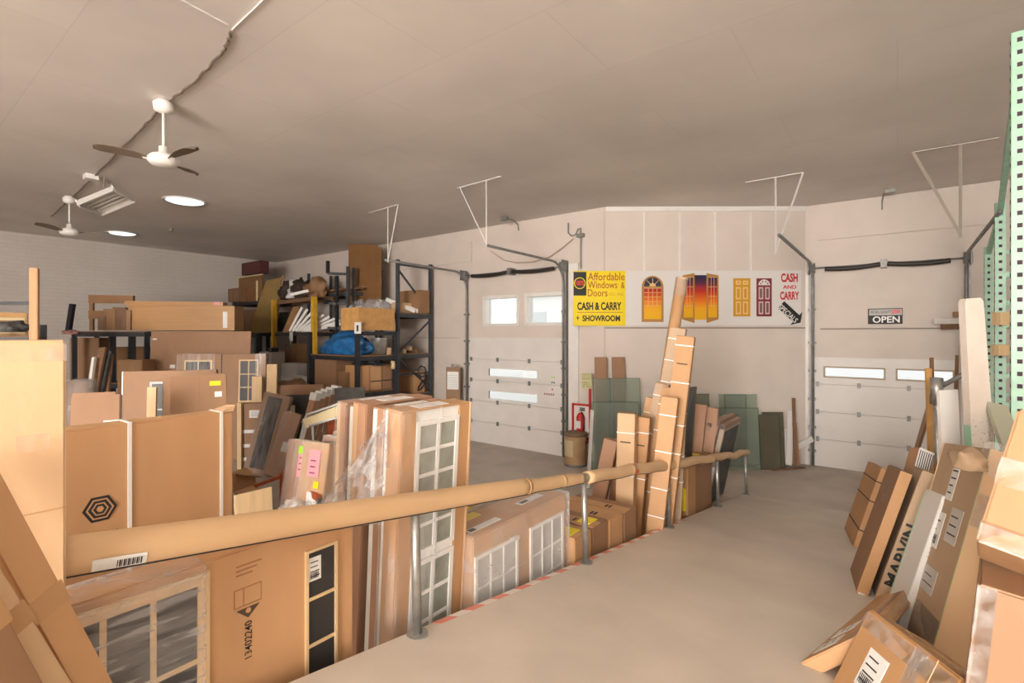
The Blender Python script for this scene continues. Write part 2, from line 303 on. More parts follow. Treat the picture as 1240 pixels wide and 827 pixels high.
# ------------------------------------------------------------------ garage doors
PANEL = mat('door_panel_white', (.76, .73, .70), .45, var=.05, vscale=2, bump=.03, bscale=30)
def garage_door(n, xa, xb, y, zs, slits, trackz, yend, label):
    d = root('door_%d' % n, None, None, (0, y, 0)); d['kind'] = 'structure'; d['label'] = label
    for i in range(len(zs)-1):
        z0, z1 = zs[i], zs[i+1]; hs = [(a, b, c, e) for a, b, c, e in slits if z0 < (c+e)/2 < z1]
        s = holed('section', d, 'x', -.02, .03, hs, PANEL, xa, xb, z0+.004, z1-.004)
        for a, b, c, e in hs:
            box('pane', a, b, .0, .006, c, e, PANEW_W, s)
            boxes('slit_frame', [(a-.03, a, -.03, .01, c-.03, e+.03), (b, b+.03, -.03, .01, c-.03, e+.03), (a, b, -.03, .01, e, e+.03), (a, b, -.03, .01, c-.03, c)], WHITE if n == 1 else mat('tan_frame', (.45, .36, .27), .6), s)
        if i:
            box('gap_light_stop', xa+.06, xb-.06, .031, .04, z0-.03, z0+.03, PANEL, d)  # unseen backing strip, added to keep daylight from leaking through the joint
            for t in (.03, .33, .66, .97): box('hinge', xa+(xb-xa)*t-.03, xa+(xb-xa)*t+.03, -.05, -.02, z0-.05, z0+.05, TRACK, d)
    for x, sgn in ((xa, -1), (xb, 1)):
        tz = trackz; R = .45; yw = -.12
        pts = [(x, yw, .02), (x, yw, tz-R)]+[(x, yw-R+R*math.cos(a), tz-R+R*math.sin(a)) for a in [math.radians(t) for t in range(15, 91, 15)]]+[(x, yend-y, tz+.03)]
        pipe('track', pts, .027, TRACK, d, 8, world=False)
        box('track_angle', x-.01+.05*sgn, x+.015+.05*sgn, -.08, .0, .02, tz, TRACK, d)
        for z in (.3, .8, 1.4, 2.0, 2.6, 3.3): box('jamb_bracket', x-.05 if sgn > 0 else x-.09, x+.09 if sgn > 0 else x+.05, -.13, -.05, z, z+.05, TRACK, d)
        dr = lathe('cable_drum', [(.03, -.06), (.11, -.06), (.11, -.03), (.08, -.02), (.08, .03), (.11, .04), (.11, .06), (.03, .06)], TRACK, d, 16)
        dr.matrix_basis = Matrix.Translation((x+.02*sgn, -.17, tz-.08)) @ Matrix.Rotation(math.pi/2, 4, 'Y')
        box('bearing_plate', x-.02+.07*sgn, x+.0+.07*sgn, -.28, .0, tz-.2, tz+.06, TRACK, d)
        pipe('lift_cable', [(x, -.1, .1), (x, -.1, tz-.1)], .004, TRACK, d, 5, world=False)
    pipe('torsion_shaft', [(xa, -.17, trackz-.08), (xb, -.17, trackz-.08)], .015, TRACK, d, 8, world=False)
    xm = (xa+xb)/2
    for a, b in ((xa+.22, xm-.06), (xm+.06, xb-.22)):
        N = 44; pts = []; rr = []
        for i in range(N+1):
            t = i/N; sag = -.05*math.sin(math.pi*(abs(a+(b-a)*t-xm)/(xm-xa)))
            pts.append((a+(b-a)*t, -.17, trackz-.08+sag)); rr.append(.052 if i % 2 else .042)
        pipe('torsion_spring', pts, rr, SPRING, d, 10, world=False)
    box('centre_bracket', xm-.05, xm+.05, -.24, 0, trackz-.16, trackz+.0, TRACK, d)
    return d
PANEW_W = glassmat('slit_glass', (.96, .97, .96), .1)
g1 = garage_door(1, D1[0], D1[1], YB, [0, .54, 1.08, 1.62, 2.16, 2.72], [(-8.33, -6.82, 1.16, 1.36), (-8.33, -6.82, 1.74, 1.93)], 4.42, 7.15, 'white sectional garage door with two stacked slit windows')
g2 = garage_door(2, D2[0], D2[1], YF, [0, .58, 1.16, 1.75, 2.32], [(-1.22, -.22, 1.92, 2.10), (0.0, .82, 1.92, 2.10)], 4.28, 8.55, 'white sectional garage door with one row of two slit windows')
for (x, z, m, w) in ((-6.42, 1.78, GREEN, .03), (-6.36, 1.78, GREEN, .03), (-6.42, 1.66, mat('dark_green_dot', (.0, .15, .03)), .03), (-6.36, 1.66, mat('dark_green_dot', (0, 0, 0)), .03), (-6.41, 1.5, RED, .03), *[(-6.62+.06*i, 1.38, mat('purple_dot', (.3, .01, .15)), .03) for i in range(5)]):
    box('sticker', x, x+w, -.024, -.02, z, z+.04, m, g1)
# strip jambs beside the doors
box('jamb', D1[1]+.1, D1[1]+.35, YB-.05, YB, 0, 4.4, WHITE, wb); box('jamb', D1[0]-.35, D1[0]-.12, YB-.03, YB, 0, 4.2, WALLM, wb)
box('jamb', D2[0]-.15, D2[0]-.09, YF-.04, YF, 0, 4.1, WHITE, wf)
# track hangers of perforated angle
def hanger(label, s0, s1, v0, v1, d0, d1, vz, m=WHITE):
    a = Zp(*s0, CZ-.02); b = Zp(*s1, CZ-.02); r = root('track_hanger', label, 'hanger', (a+b)/2)
    bar('ceiling_strip', a, b, .05, .012, m, r)
    dl = (v1[0]-v0[0]); p = Zp(*v0, CZ-.03); q = Vector((p.x, p.y, vz)); bar('drop_strap', p, q, .045, .012, m, r, up=RT)
    p2 = Zp(*d0, CZ-.03); bar('brace', p2, q+Vector((0, 0, .05)), .045, .012, m, r, up=RT); return r
hanger('thin white strap hanger above the steel shelving frame', (447, 258), (482, 248), (470, 252), (466, 318), (482, 249), (463, 318), 4.36)
hanger('white T strap hanger with brown diagonal brace over the first garage door', (555, 228), (606, 214), (589, 219), (589, 300), (557, 228), (588, 292), 4.36)
hanger('white triangular strap hanger beside the long showroom sign', (903, 221), (973, 209), (939, 215), (941, 300), (972, 210), (942, 298), 4.2)
hanger('perforated angle hanger in front of the green pallet rack', (1104, 185), (1210, 167), (1163, 175), (1170, 270), (1106, 185), (1178, 268), 4.2, mat('perforated_angle', (.55, .5, .43), .5, metal=.2))

# pale house across the street, seen through the windows
hs = root('house', 'pale house seen through the windows above the garage door', 'building', (-12, 26, 0))
box('wall', -7, 7, 0, 6, 0, 5.2, WHITE, hs); prism('roof', [(-7.4, 5.2), (7.4, 5.2), (5.5, 8), (-5.5, 8)], -.3, 6.3, mat('grey_roof', (.4, .4, .42), .8), hs)
for i in range(6):
    w = box('window', -6.2+2.2*i, -5.2+2.2*i, -.05, 0, 2.6, 4.2, mat('grey_window', (.55, .57, .58), .4), hs)
struct(box('ground', -60, 40, YF+.4, 80, -.3, -.05, mat('street', (.5, .5, .5), .9)))

# ------------------------------------------------------------------ signs
sp = P0+dn*.05
def S(px, py): return Pl(px, py, sp, dn)
a, b = S(694, 394), S(970.5, 395); a.z = b.z = 0
ztop = S(694, 328).z; zbot = S(694, 394.5).z
M, SW = frame_of(a, b); M.translation.z = zbot; SH = ztop-zbot
sg = root('showroom_sign', 'long white wall sign with yellow shop panel, painted doors and red lettering', 'sign', M)
SIGNW = mat('sign_white', (.74, .72, .70), .35); SIGNY = mat('sign_yellow', (.88, .68, .01), .4); SRED = mat('sign_red', (.55, .012, .02), .4); SBR = mat('sign_brown_red', (.42, .07, .01), .4); GOLD = mat('sign_gold', (.62, .31, .02), .4); MAR = mat('sign_maroon', (.21, .03, .055), .4)
def sxp(px):      # local x from a pixel column of the survey
    q = S(px, 360); return (M.inverted() @ q).x
def szp(px, py): return S(px, py).z-zbot
box('board', -SW/2, SW/2, 0, .03, 0, SH, SIGNW, sg, .004)
yx = sxp(757.5); box('yellow_panel', -SW/2, yx, -.004, 0, 0, SH, SIGNY, sg)
bx1 = sxp(710); box('black_panel', -SW/2+.01, bx1, -.006, -.004, SH*.55, SH*.98, PRINT, sg)
def disc(name, cx, cz, r, y0, y1, m, parent, n=24, arc=None, sy=1):
    a0, a1 = arc or (0, 2*math.pi); poly = [(cx+r*math.cos(a0+(a1-a0)*i/n), cz+r*sy*math.sin(a0+(a1-a0)*i/n)) for i in range(n+(1 if arc else 0))]
    return prism(name, poly, y0, y1, m, parent)
cx = (-SW/2+bx1)/2; rr = (bx1+SW/2)*.44
disc('ring', cx, SH*.775, rr, -.008, -.006, SIGNY, sg); disc('ring_centre', cx, SH*.775, rr*.86, -.009, -.008, PRINT, sg)
text('100%', cx-rr*.78, cx+rr*.78, SH*.73, SH*.825, mat('sign_orange_red', (.8, .06, .02), .4), sg, -.011, .02)
def serif(body, x0, x1, z0, z1): text(body, x0, x1, z0, z1, SBR, sg, -.008, .004)
tx0 = bx1+.03
serif('Affordable', tx0, yx-.02, SH*.825, SH*.965); serif('Windows', tx0, tx0+(yx-tx0)*.78, SH*.68, SH*.81); serif('&', yx-.10, yx-.02, SH*.68, SH*.79); serif('Doors', tx0, tx0+(yx-tx0)*.52, SH*.535, SH*.665)
text('CO., INC.', tx0+(yx-tx0)*.56, yx-.03, SH*.54, SH*.60, GOLD, sg, -.008)
bl = -SW/2
text('CASH & CARRY', bl+.09, yx-.09, SH*.285, SH*.43, PRINT, sg, -.008, .035); box('underline', bl+.09, yx-.06, -.007, -.004, SH*.24, SH*.25, SBR, sg)
text('+', bl+.07, bl+.13, SH*.10, SH*.19, PRINT, sg, -.008, .01); text('SHOWROOM', bl+.2, yx-.12, SH*.08, SH*.19, PRINT, sg, -.008, .035)
# painted arched window
def sunset(name, stops):
    m = bpy.data.materials.new(name); m.use_nodes = True; nt = m.node_tree; b = nt.nodes['Principled BSDF']; tc = nt.nodes.new('ShaderNodeTexCoord'); s = nt.nodes.new('ShaderNodeSeparateXYZ'); mr = nt.nodes.new('ShaderNodeMapRange'); cr = nt.nodes.new('ShaderNodeValToRGB')
    nt.links.new(tc.outputs['Object'], s.inputs[0]); nt.links.new(s.outputs['Z'], mr.inputs[0]); mr.inputs[1].default_value = SH*.1; mr.inputs[2].default_value = SH*.95
    cr.color_ramp.elements[0].position = stops[0][0]; cr.color_ramp.elements[0].color = (*stops[0][1], 1); cr.color_ramp.elements[1].position = stops[1][0]; cr.color_ramp.elements[1].color = (*stops[1][1], 1)
    for p, c in stops[2:]: cr.color_ramp.elements.new(p).color = (*c, 1)
    nt.links.new(mr.outputs[0], cr.inputs[0]); nt.links.new(cr.outputs[0], b.inputs['Base Color']); b.inputs['Roughness'].default_value = .4; return m
SUN = sunset('painted_sunset', [(0, (.85, .48, .01)), (.25, (.85, .42, .01)), (.42, (.8, .17, .01)), (.62, (.5, .02, .01)), (.78, (.12, .02, .06)), (.92, (.02, .02, .06))])
FRB = mat('painted_oak', (.45, .22, .06), .4); NAVY = mat('painted_night', (.03, .035, .06), .4); PALE = mat('painted_bars', (.75, .5, .2), .4)
ax0, ax1 = sxp(777), sxp(803.5); az0, azs = SH*.07, SH*.70; ac = (ax0+ax1)/2; ar = (ax1-ax0)/2
prism('painted_window_frame', [(ax0, az0), (ax1, az0)]+[(ac+ar*math.cos(t), azs+ar*1.05*math.sin(t)) for t in [math.pi*i/16 for i in range(17)]], -.004, 0, FRB, sg)
box('painted_glass', ax0+.05, ax1-.05, -.006, -.004, az0+.06, azs-.02, SUN, sg); disc('painted_fanlight', ac, azs+.02, ar-.05, -.006, -.004, NAVY, sg, 16, (0, math.pi), 1.05)
B = []
for i in range(1, 4): x = ax0+.05+(ax1-ax0-.1)*i/4; B.append((x-.006, x+.006, -.007, -.006, SH*.36, azs-.02))
for i in range(5): z = SH*.36+(azs-.02-SH*.36)*i/4; B.append((ax0+.05, ax1-.05, -.007, -.006, z-.006, z+.006))
B.append((ac-.006, ac+.006, -.007, -.006, azs, azs+ar-.04)); boxes('painted_bars', B, PALE, sg)
for t in (45, 135): c_, s_ = math.cos(math.radians(t)), math.sin(math.radians(t)); bar('painted_bar', (ac, -.007, azs+.02), (ac+c_*(ar-.06), -.007, azs+.02+s_*(ar-.06)), .012, .004, PALE, sg, up=Vector((0, 1, 0)), world=False)
disc('painted_hub', ac, azs+.02, ar*.3, -.008, -.006, PALE, sg, 10, (0, math.pi))
# painted open double doors
dx0, dx1, dm0, dm1 = sxp(826), sxp(870), sxp(841), sxp(855.5); z0, z1 = SH*.10, SH*.93
box('painted_opening', dm0-.02, dm1+.02, -.004, 0, SH*.11, SH*.92, SUN, sg)
for xa, xb, o in ((dx0, dm0, 0), (dx1, dm1, 1)):
    prism('painted_door_leaf', sorted([(xa, z0+.02), (xb, z0-.06)], key=lambda p: p[0])+sorted([(xb, z1+.03), (xa, z1-.02)], key=lambda p: -p[0]), -.007, -.003, FRB, sg)
    lo, hi = min(xa, xb)+.035, max(xa, xb)-.035
    prism('painted_leaf_glass', [(lo, z0+.06), (hi, z0+.06), (hi, z1-.06), (lo, z1-.06)], -.009, -.007, SUN, sg)
    B = []
    for i in range(1, 3): x = lo+(hi-lo)*i/3; B.append((x-.005, x+.005, -.01, -.009, SH*.36, z1-.06))
    for i in range(4): z = SH*.36+(z1-.06-SH*.36)*i/3; B.append((lo, hi, -.01, -.009, z-.005, z+.005))
    boxes('painted_bars', B, PALE, sg)
# gold and maroon painted doors
def pdoor(xa, xb, m, fan):
    box('painted_door', xa, xb, -.004, 0, SH*.17, SH*.86, m, sg); w = xb-xa; B = []; I = []
    rows = [(SH*.21, SH*.44), (SH*.48, SH*.70)]+([] if fan else [(SH*.745, SH*.82)])
    for c in (.14, .56):
        for (p, q) in rows: B.append((xa+w*c, xa+w*(c+.30), -.006, -.004, p, q)); I.append((xa+w*(c+.07), xa+w*(c+.23), -.007, -.006, p+.03, q-.03))
    for q in B: box('painted_panel_edge', *q, mat('painted_pale_pink', (.72, .5, .45), .4) if fan else mat('painted_pale_gold', (.78, .55, .25), .4), sg)
    for q in I: box('painted_panel', *q, mat('painted_grey_panel', (.16, .12, .13), .4) if fan else GOLD, sg)
    if fan:
        disc('painted_fanlight', xa+w/2, SH*.735, w*.38, -.006, -.004, mat('sign_white', (1, 1, 1)), sg, 14, (0, math.pi))
        for t in (25, 65, 115, 155): disc('painted_fan_pane', xa+w/2+w*.25*math.cos(math.radians(t)), SH*.735+w*.25*math.sin(math.radians(t)), w*.05, -.007, -.006, MAR, sg, 8)
pdoor(sxp(888), sxp(908.5), GOLD, False); pdoor(sxp(916), sxp(934.5), MAR, True)
lx0, lx1 = sxp(944.5), sxp(967.5)
text('CASH', lx0+.02, lx1-.03, SH*.79, SH*.95, SRED, sg, -.006, .035); text('AND', lx0+.06, lx1-.06, SH*.67, SH*.735, SRED, sg, -.006, .03); text('CARRY', lx0, lx1, SH*.47, SH*.62, SRED, sg, -.006, .035)
acx, acz = sxp(957.5), SH*.245; L = (lx1-lx0)*.70; ar_ = []; acz = SH*.22
for (u, v) in ((-L, .10), (-L, -.10), (L*.55, -.10), (L*.55, -.19), (L, 0), (L*.55, .19), (L*.55, .10)):
    c_, s_ = math.cos(math.radians(-43)), math.sin(math.radians(-43)); ar_.append((acx+u*c_-v*s_, acz+u*s_+v*c_))
prism('arrow', ar_, -.006, -.002, PRINT, sg); text('SPECIALS', acx-L*1.08, acx+L*.66, acz-.06, acz+.06, SIGNW, sg, -.009, .02, -43)
# OPEN sign on the far wall
p = Yp(1051, 392.5, YF-.03); q = Yp(1093, 392.5, YF-.03); M2, w = frame_of(Vector((p.x, YF-.03, p.z)), Vector((q.x, YF-.03, p.z)))
og = root('open_sign', 'small black OPEN sign on the wall above the second garage door', 'sign', M2); oh = .31
box('board', -w/2, w/2, 0, .03, 0, oh, PRINT, og); box('header', -w/2+.02, w/2-.01, -.003, 0, oh*.56, oh*.95, mat('sign_grey', (.5, .48, .46), .5), og); box('red_patch', w*.2, w*.44, -.005, -.003, oh*.66, oh*.9, RED, og)
text('OPEN', -w*.36, w*.42, oh*.08, oh*.5, SIGNW, og, -.006, .02); text('WE SELL QUALITY', -w*.42, w*.17, oh*.66, oh*.85, PRINT, og, -.006)
def wall_item(): pass

# ------------------------------------------------------------------ ceiling: fans, heater, skylights, wires
def fan(label, mount, zh, a0):
    p = Zp(*mount, CZ); r = root('ceiling_fan', label, 'fan', (p.x, p.y, CZ), 'white ceiling fans on long rods')
    h = zh-CZ
    lathe('canopy', [(.03, -.15), (.10, -.12), (.11, -.04), (.07, 0)], WHITE, r, 18); pipe('down_rod', [(0, 0, -.1), (0, 0, h+.12)], .016, WHITE, r, 8, world=False)
    lathe('motor_housing', [(.03, -.09), (.12, -.08), (.16, -.04), (.165, .0), (.13, .04), (.05, .07), (.05, .14), (.03, .15)], WHITE, r, 20, (0, 0, h))
    for k in range(3):
        a = math.radians(a0+120*k); c_, s_ = math.cos(a), math.sin(a); V = []; Fc = []; N = 10
        for i in range(N+1):
            t = i/N; R = .13+.52*t; w = .03+.055*min(1, t*2.2) if t < .9 else .07*math.sqrt(max(.05, 1-((t-.9)/.1)**2))
            for sgn, dz in ((-1, .0), (1, .03)):
                for th in (0, -.008): V.append((R*c_-sgn*w*s_, R*s_+sgn*w*c_, h-.03+dz-.05*t*t+.09*t+th))
        for i in range(N):
            b0, b1 = i*4, i*4+4
            Fc += [(b0, b0+2, b1+2, b1), (b0+1, b1+1, b1+3, b0+3), (b0, b1, b1+1, b0+1), (b0+2, b0+3, b1+3, b1+2)]
        Fc += [(0, 1, 3, 2), (N*4, N*4+2, N*4+3, N*4+1)]
        bl_ = raw('blade', V, Fc, BLADE, r); bar('blade_iron', (c_*.08, s_*.08, h-.03), (c_*.2, s_*.2, h-.02), .05, .008, WHITE, bl_, world=False)
    return r
fan('white ceiling fan with brown blades beside the tube heater', (198, 122), 4.88, 92+37.4)
fan('white ceiling fan with dark blades hanging near the block wall', (84, 238), 4.87, 60)
p = Zp(126, 214, CZ); M = Matrix.Translation((p.x, p.y, 5.2)) @ Matrix.Rotation(math.radians(140), 4, 'Z') @ Matrix.Rotation(math.radians(-28), 4, 'X')
r = root('lamp_fixture', 'white reflector fixture with four exposed lamp tubes hung from the ceiling', 'light', M)
prism('reflector', [(-.38, -.12), (-.25, .02), (.25, .02), (.38, -.12), (.36, -.12), (.24, 0), (-.24, 0), (-.36, -.12)], -.3, .3, WHITE, r)
for i in range(4): pipe('lamp_tube', [(-.21+.14*i, -.27, -.05), (-.21+.14*i, .27, -.05)], .022, VINYL, r, 8, world=False)
boxes('end_cap', [(-.3, .3, -.31, -.29, -.12, .02), (-.3, .3, .29, .31, -.12, .02)], WHITE, r)
pipe('chain', [(p.x, p.y, 5.22), (p.x, p.y, CZ-.012)], .008, GALV, r, 6)
SKYM = mat('skylight_lens', (.8, .92, 1), .3, emit=1.5)
for px, py, rad, lb in ((224, 243, .34, 'round tube skylight lens in the ceiling near the big fan'), (148, 282, .30, 'round tube skylight lens in the ceiling near the block wall')):
    p = Zp(px, py, CZ); r = root('skylight', lb, 'skylight', (p.x, p.y, CZ-.004))
    lathe('trim_ring', [(rad, -.01), (rad+.05, -.03), (rad+.06, -.004), (rad, 0)], WHITE, r, 28); lathe('lens', [(rad*.3, -.04), (rad*.8, -.035), (rad, -.012), (rad, -.005)], SKYM, r, 28)
def wire(label, pix, z, rad=.012, m=CON, name='ceiling_cable', wav=.03):
    pts = []
    for i in range(len(pix)-1):
        a = Zp(*pix[i], z); b = Zp(*pix[i+1], z)
        for k in range(8):
            t = k/8; q = a.lerp(b, t); q += RT*random.uniform(-wav, wav); pts.append(q)
    pts.append(Zp(*pix[-1], z)); o = pipe(name, pts, rad, m, None, 6); return tagit(o, label, 'cable')
wire('grey cable running along the ceiling through both fans', [(281, 38), (272, 62), (240, 95), (198, 128), (160, 168), (110, 218), (62, 262)], CZ-.012, .013, mat('brown_cable', (.16, .12, .09), .7), wav=.018)
wire('thin white cable crossing the ceiling to the bend', [(205, -8), (276, 30)], CZ-.008, .006, WHITE, wav=.005)
wire('thin white straight conduit on the ceiling above the bend', [(325, -6), (281, 36)], CZ-.008, .006, WHITE, wav=.0)
p = Zp(110, 212, CZ); tagit(box('junction_box', p.x-.09, p.x+.09, p.y-.09, p.y+.09, CZ-.08, CZ, WHITE), 'white ceiling junction box beside the tube fixture', 'electrical box')
p = Zp(207, 276, CZ); tagit(lathe('sprinkler_stub', [(.02, -.1), (.05, -.08), (.05, -.02), (.03, 0)], CON, None, 10, (p.x, p.y, CZ)), 'small metal stub on the ceiling between the skylights', 'fitting')
# conduits on the walls
def conduit(label, pts, base, rad=.014):
    r = root('conduit', label, 'conduit', pts[0]); pipe('whip', pts, rad, CON, r, 6); b = Vector(base); box('fixture_box', -.08, .08, -.05, .05, -.04, .04, CON, r).location = b-Vector(pts[0]); return r
y_ = YB-.04
conduit('short grey flexible conduit at the ceiling over the first garage door', [Yp(611, 265, y_-.6), Yp(622, 267, y_-.3), Yp(627, 272, y_), Yp(628, 279, y_)], Yp(611, 265, y_-.6))
y_ = YB-.1
conduit('hooked grey conduit with outlet box above the yellow sign', [Yp(688, 270, y_), Yp(688, 282, y_), Yp(692, 286, y_), Yp(697, 284, y_), Yp(700, 277, y_), Yp(703, 276, y_), Yp(703, 284, y_), Yp(703, 325, y_)], Yp(703, 285, y_))
conduit('short grey conduit at the ceiling over the OPEN sign', [Yp(1078, 231, YF-.5), Yp(1070, 235, YF-.2), Yp(1068, 244, YF-.05), Yp(1068, 254, YF-.05)], Yp(1078, 231, YF-.5))
pts = [Yp(x, y, YB-.1) for x, y in ((594, 304), (610, 315), (625, 318), (645, 317), (665, 311), (682, 299), (694, 289))]; tagit(pipe('drooping_rope', pts, .012, mat('rope', (.55, .42, .32), .8), None, 6), 'pale rope drooping above the first garage door spring', 'rope')

# ------------------------------------------------------------------ railing and cardboard tubes
rl = root('railing', 'galvanized pipe railing along the ramp edge', 'railing', (EDGE+.06, 1.9, ramp_z(1.9)))
posts = [(498, 765), (704, 680), (803, 637), (863, 612), (900, 598)]; XRL = EDGE+.03; RAILH = .72; tops = []
for px, py in posts:
    b = Rp(px, py); b.x = EDGE+.05; b.z = ramp_z(b.y); t = Vector((XRL, b.y, b.z+RAILH)); tops.append(t)
    po = pipe('post', [b, t], .026, GALV, rl, 12)
    raw('base_flange', [b+Vector((.06*math.cos(a), .06*math.sin(a), z)) for z in (0, .012) for a in [2*math.pi*i/12 for i in range(12)]], [tuple(range(12)), tuple(range(12, 24))]+[(i, (i+1) % 12, 12+(i+1) % 12, 12+i) for i in range(12)], GALV, po, world=True)
    pipe('tee_fitting', [t-Vector((0, .09, -.09*RS)), t+Vector((0, .09, -.09*RS))], .036, GALV, po, 12)
def rz(y): return ramp_z(y)+RAILH
pipe('rail_pipe', [(XRL, -.6, 1.5+RAILH), (XRL, tops[-1].y, tops[-1].z)], .022, GALV, rl, 10)
def tube(label, ya, yb, ra, rb, wob=.0, m=TUBE, group='cardboard tubes padding the railing', lift=0, bands=()):
    r = root('cardboard_tube', label, 'tube', (XRL, ya, rz(ya)), group); N = 28; pts = []; rr = []
    for i in range(N+1):
        t = i/N; y = ya+(yb-ya)*t; pts.append((XRL+wob*.5*noise.noise(Vector((y*2.2, 1, 0))), y, rz(y)+lift+wob*noise.noise(Vector((y*2, 5, 0))))); rr.append(ra+(rb-ra)*t+wob*.35*noise.noise(Vector((y*5, 9, 0))))
    pipe('sleeve', pts, rr, m, r, 20)
    pipe('slit_edge', [(p[0]+q*.62, p[1], p[2]-q*.80) for p, q in zip(pts, rr)], .004, PRINT, r, 5)
    for t in bands:
        i = int(t*N); pipe('tape_band', [pts[i], pts[min(N, i+1)]], rr[i]+.003, TAPEB, r, 20)
    return r, pts, rr
y705 = tops[1].y
t1, pts, rr = tube('thick smooth kraft tube with a barcode sticker over the near railing', .2, 2.95, .066, .060)
q = Vector(pts[2]); M = Matrix.Translation(q-Vector((XRL, .2, rz(.2))))
def curved_label(parent, y0, y1, a0, a1, rad, m, z_of, name='barcode_sticker'):
    V = []; n = 6
    for y in (y0, y1):
        for i in range(n+1):
            a = a0+(a1-a0)*i/n; V.append((XRL+rad*math.cos(a), y, z_of(y)+rad*math.sin(a)))
    return raw(name, V, [(i, i+1, n+1+i+1, n+1+i) for i in range(n)], m, parent, world=True)
bs = curved_label(t1, .47, .62, -.75, -.05, .0685, PAPER, rz)
for i in range(12):
    yb = .535+i*.006; curved_label(bs, yb, yb+.0025+.002*(i % 2), -.62, -.22, .0712, PRINT, rz, 'bar')
tube('crumpled kraft tube taped to the thick tube at mid railing', 2.92, y705-.05, .054, .046, .022, bands=(.02, .62))
tube('kraft tube with a ragged end and a red scrawl beyond the second post', y705+.05, 6.0, .055, .058, .016, bands=(.42,))
tube('slim kraft tube bent over the last railing posts', 5.95, tops[-1].y+.15, .06, .052, .035, bands=(.4,))
curved_label(C.objects['cardboard_tube.002'], 4.72, 4.80, -.3, .3, .0625, mat('red_scrawl', (.75, .13, .05), .6), rz, 'scrawl')

# ------------------------------------------------------------------ foreground left: big cartons by the railing
X_ = -1.98
r, w = carton('tall_carton', 'tall pale carton standing against the railing beside the tube end', Vector((X_, -.9, ramp_z(-.9))), Vector((X_, .392, ramp_z(-.9))), 2.782-ramp_z(-.9), .12, CBL)
h = 2.782-ramp_z(-.9)
s = box('clear_tape_patch', w/2-.11, w/2-.04, -.002, 0, h-.32, h-.27, TAPEC, r); box('clear_tape_patch', -w/2, w/2, -.002, .0, h-.06, h-.012, TAPEC, r)
box('crease', -w/2, w/2, -.0015, 0, h-.50, h-.496, CB, r)
# diagonal cartons lying across the corner of the frame
def slant(name, label, P, Q, wv, tv, m, tape=None, **k):
    """long carton from P to Q; wv, tv half-width vectors"""
    P, Q, wv, tv = Vector(P), Vector(Q), Vector(wv), Vector(tv); Z = (Q-P).normalized(); X = (wv-Z*wv.dot(Z)); W = X.length; X.normalize(); Y = Z.cross(X); T = tv.length
    M = Matrix(((X.x, Y.x, Z.x, P.x), (X.y, Y.y, Z.y, P.y), (X.z, Y.z, Z.z, P.z), (0, 0, 0, 1))); r = root(name, label, k.get('cat', 'box'), M, k.get('group'))
    L = (Q-P).length; box('body', -W, W, -T, T, 0, L, m, r, .008)
    if tape: box('packing_tape', -W-.001, W+.001, -T-.002, T+.002, L*tape, L*tape+.06, TAPEB, r)
    return r, W, T, L
slant('long_carton', 'long tan carton slanting down in front of the tall pale carton', D(118, 880, 1.42), D(-60, 560, 1.25), RT*.055, FW*.05, CB, .45)
slant('long_carton', 'long lighter carton with brown tape leaning on the slanting tan carton', D(66, 880, 1.28), D(-110, 610, 1.12), RT*.05, FW*.05, CBL, .42)
slant('long_carton', 'dark brown narrow carton at the foot of the slanting cartons', D(18, 880, 1.14), D(-120, 640, 1.02), RT*.055, FW*.05, CBB, .45)
# shrink-wrapped glazed door pack "13402240"
xf = -2.30; ya, yb = -.25, 1.62; ztop = 1.85
r, w = carton('door_pack', 'huge cardboard-faced glazed door pack printed 13402240 below the thick tube', Vector((xf, ya, 0)), Vector((xf, yb, 0)), ztop, .16, CB, tape=False, cat='door pack')
def ly(px): return (Xp(px, 700, xf).y)-(ya+yb)/2
def lz(px, py): return Xp(px, py, xf).z
gx0, gx1 = ly(70)-.5, ly(238); gz1 = lz(200, 722)
lites(r, gx0, gx1, gz1-.62, gz1, 6, 2, -.004, .045, .02, WOOD, DGLASS)
nx0, nx1 = ly(372), ly(404); nz1 = lz(390, 663)
lites(r, nx0, nx1, nz1-.92, nz1, 1, 4, -.004, .014, .016, WOOD, DGLASS)
label_(r, nx0+.005, nx0+.07, lz(385, 700)-.0, lz(385, 672), PAPER, lines=4, bar_=True, y=-.008)
pm = (ly(288)+ly(312))/2
text('13402240', pm-.083, pm+.083, lz(300, 774)-.016, lz(300, 774)+.016, PRINT, r, -.004, .005, 90, 'printed_number')
zt = lz(300, 735); prism('printed_triangle', [(pm-.05, zt), (pm, zt-.045), (pm+.05, zt)], -.004, -.001, mat('faded_print', (.09, .06, .04), .7), r); disc('triangle_mark', pm, zt-.012, .012, -.006, -.004, CB, r, 8)
FADE = mat('faded_print', (0, 0, 0)); boxes('printed_diagram', [(pm-.06, pm+.06, -.003, 0, zt+.012, zt+.015), (pm-.06, pm-.057, -.003, 0, zt+.015, zt+.09), (pm+.057, pm+.06, -.003, 0, zt+.015, zt+.09), (pm-.06, pm+.06, -.003, 0, zt+.09, zt+.093), (pm-.02, pm-.017, -.003, 0, zt+.015, zt+.09)], mat('pale_print', (.36, .2, .1), .7), r)
boxes('printed_text', [(pm-.05, pm+.02+.02*i, -.003, 0, zt+.15+.02*i, zt+.156+.02*i) for i in range(3)], mat('pale_print', (0, 0, 0)), r)
shell(r, -w/2-.02, gx1+.03, -.03, .18, .2, ztop+.01, WRAPX); 
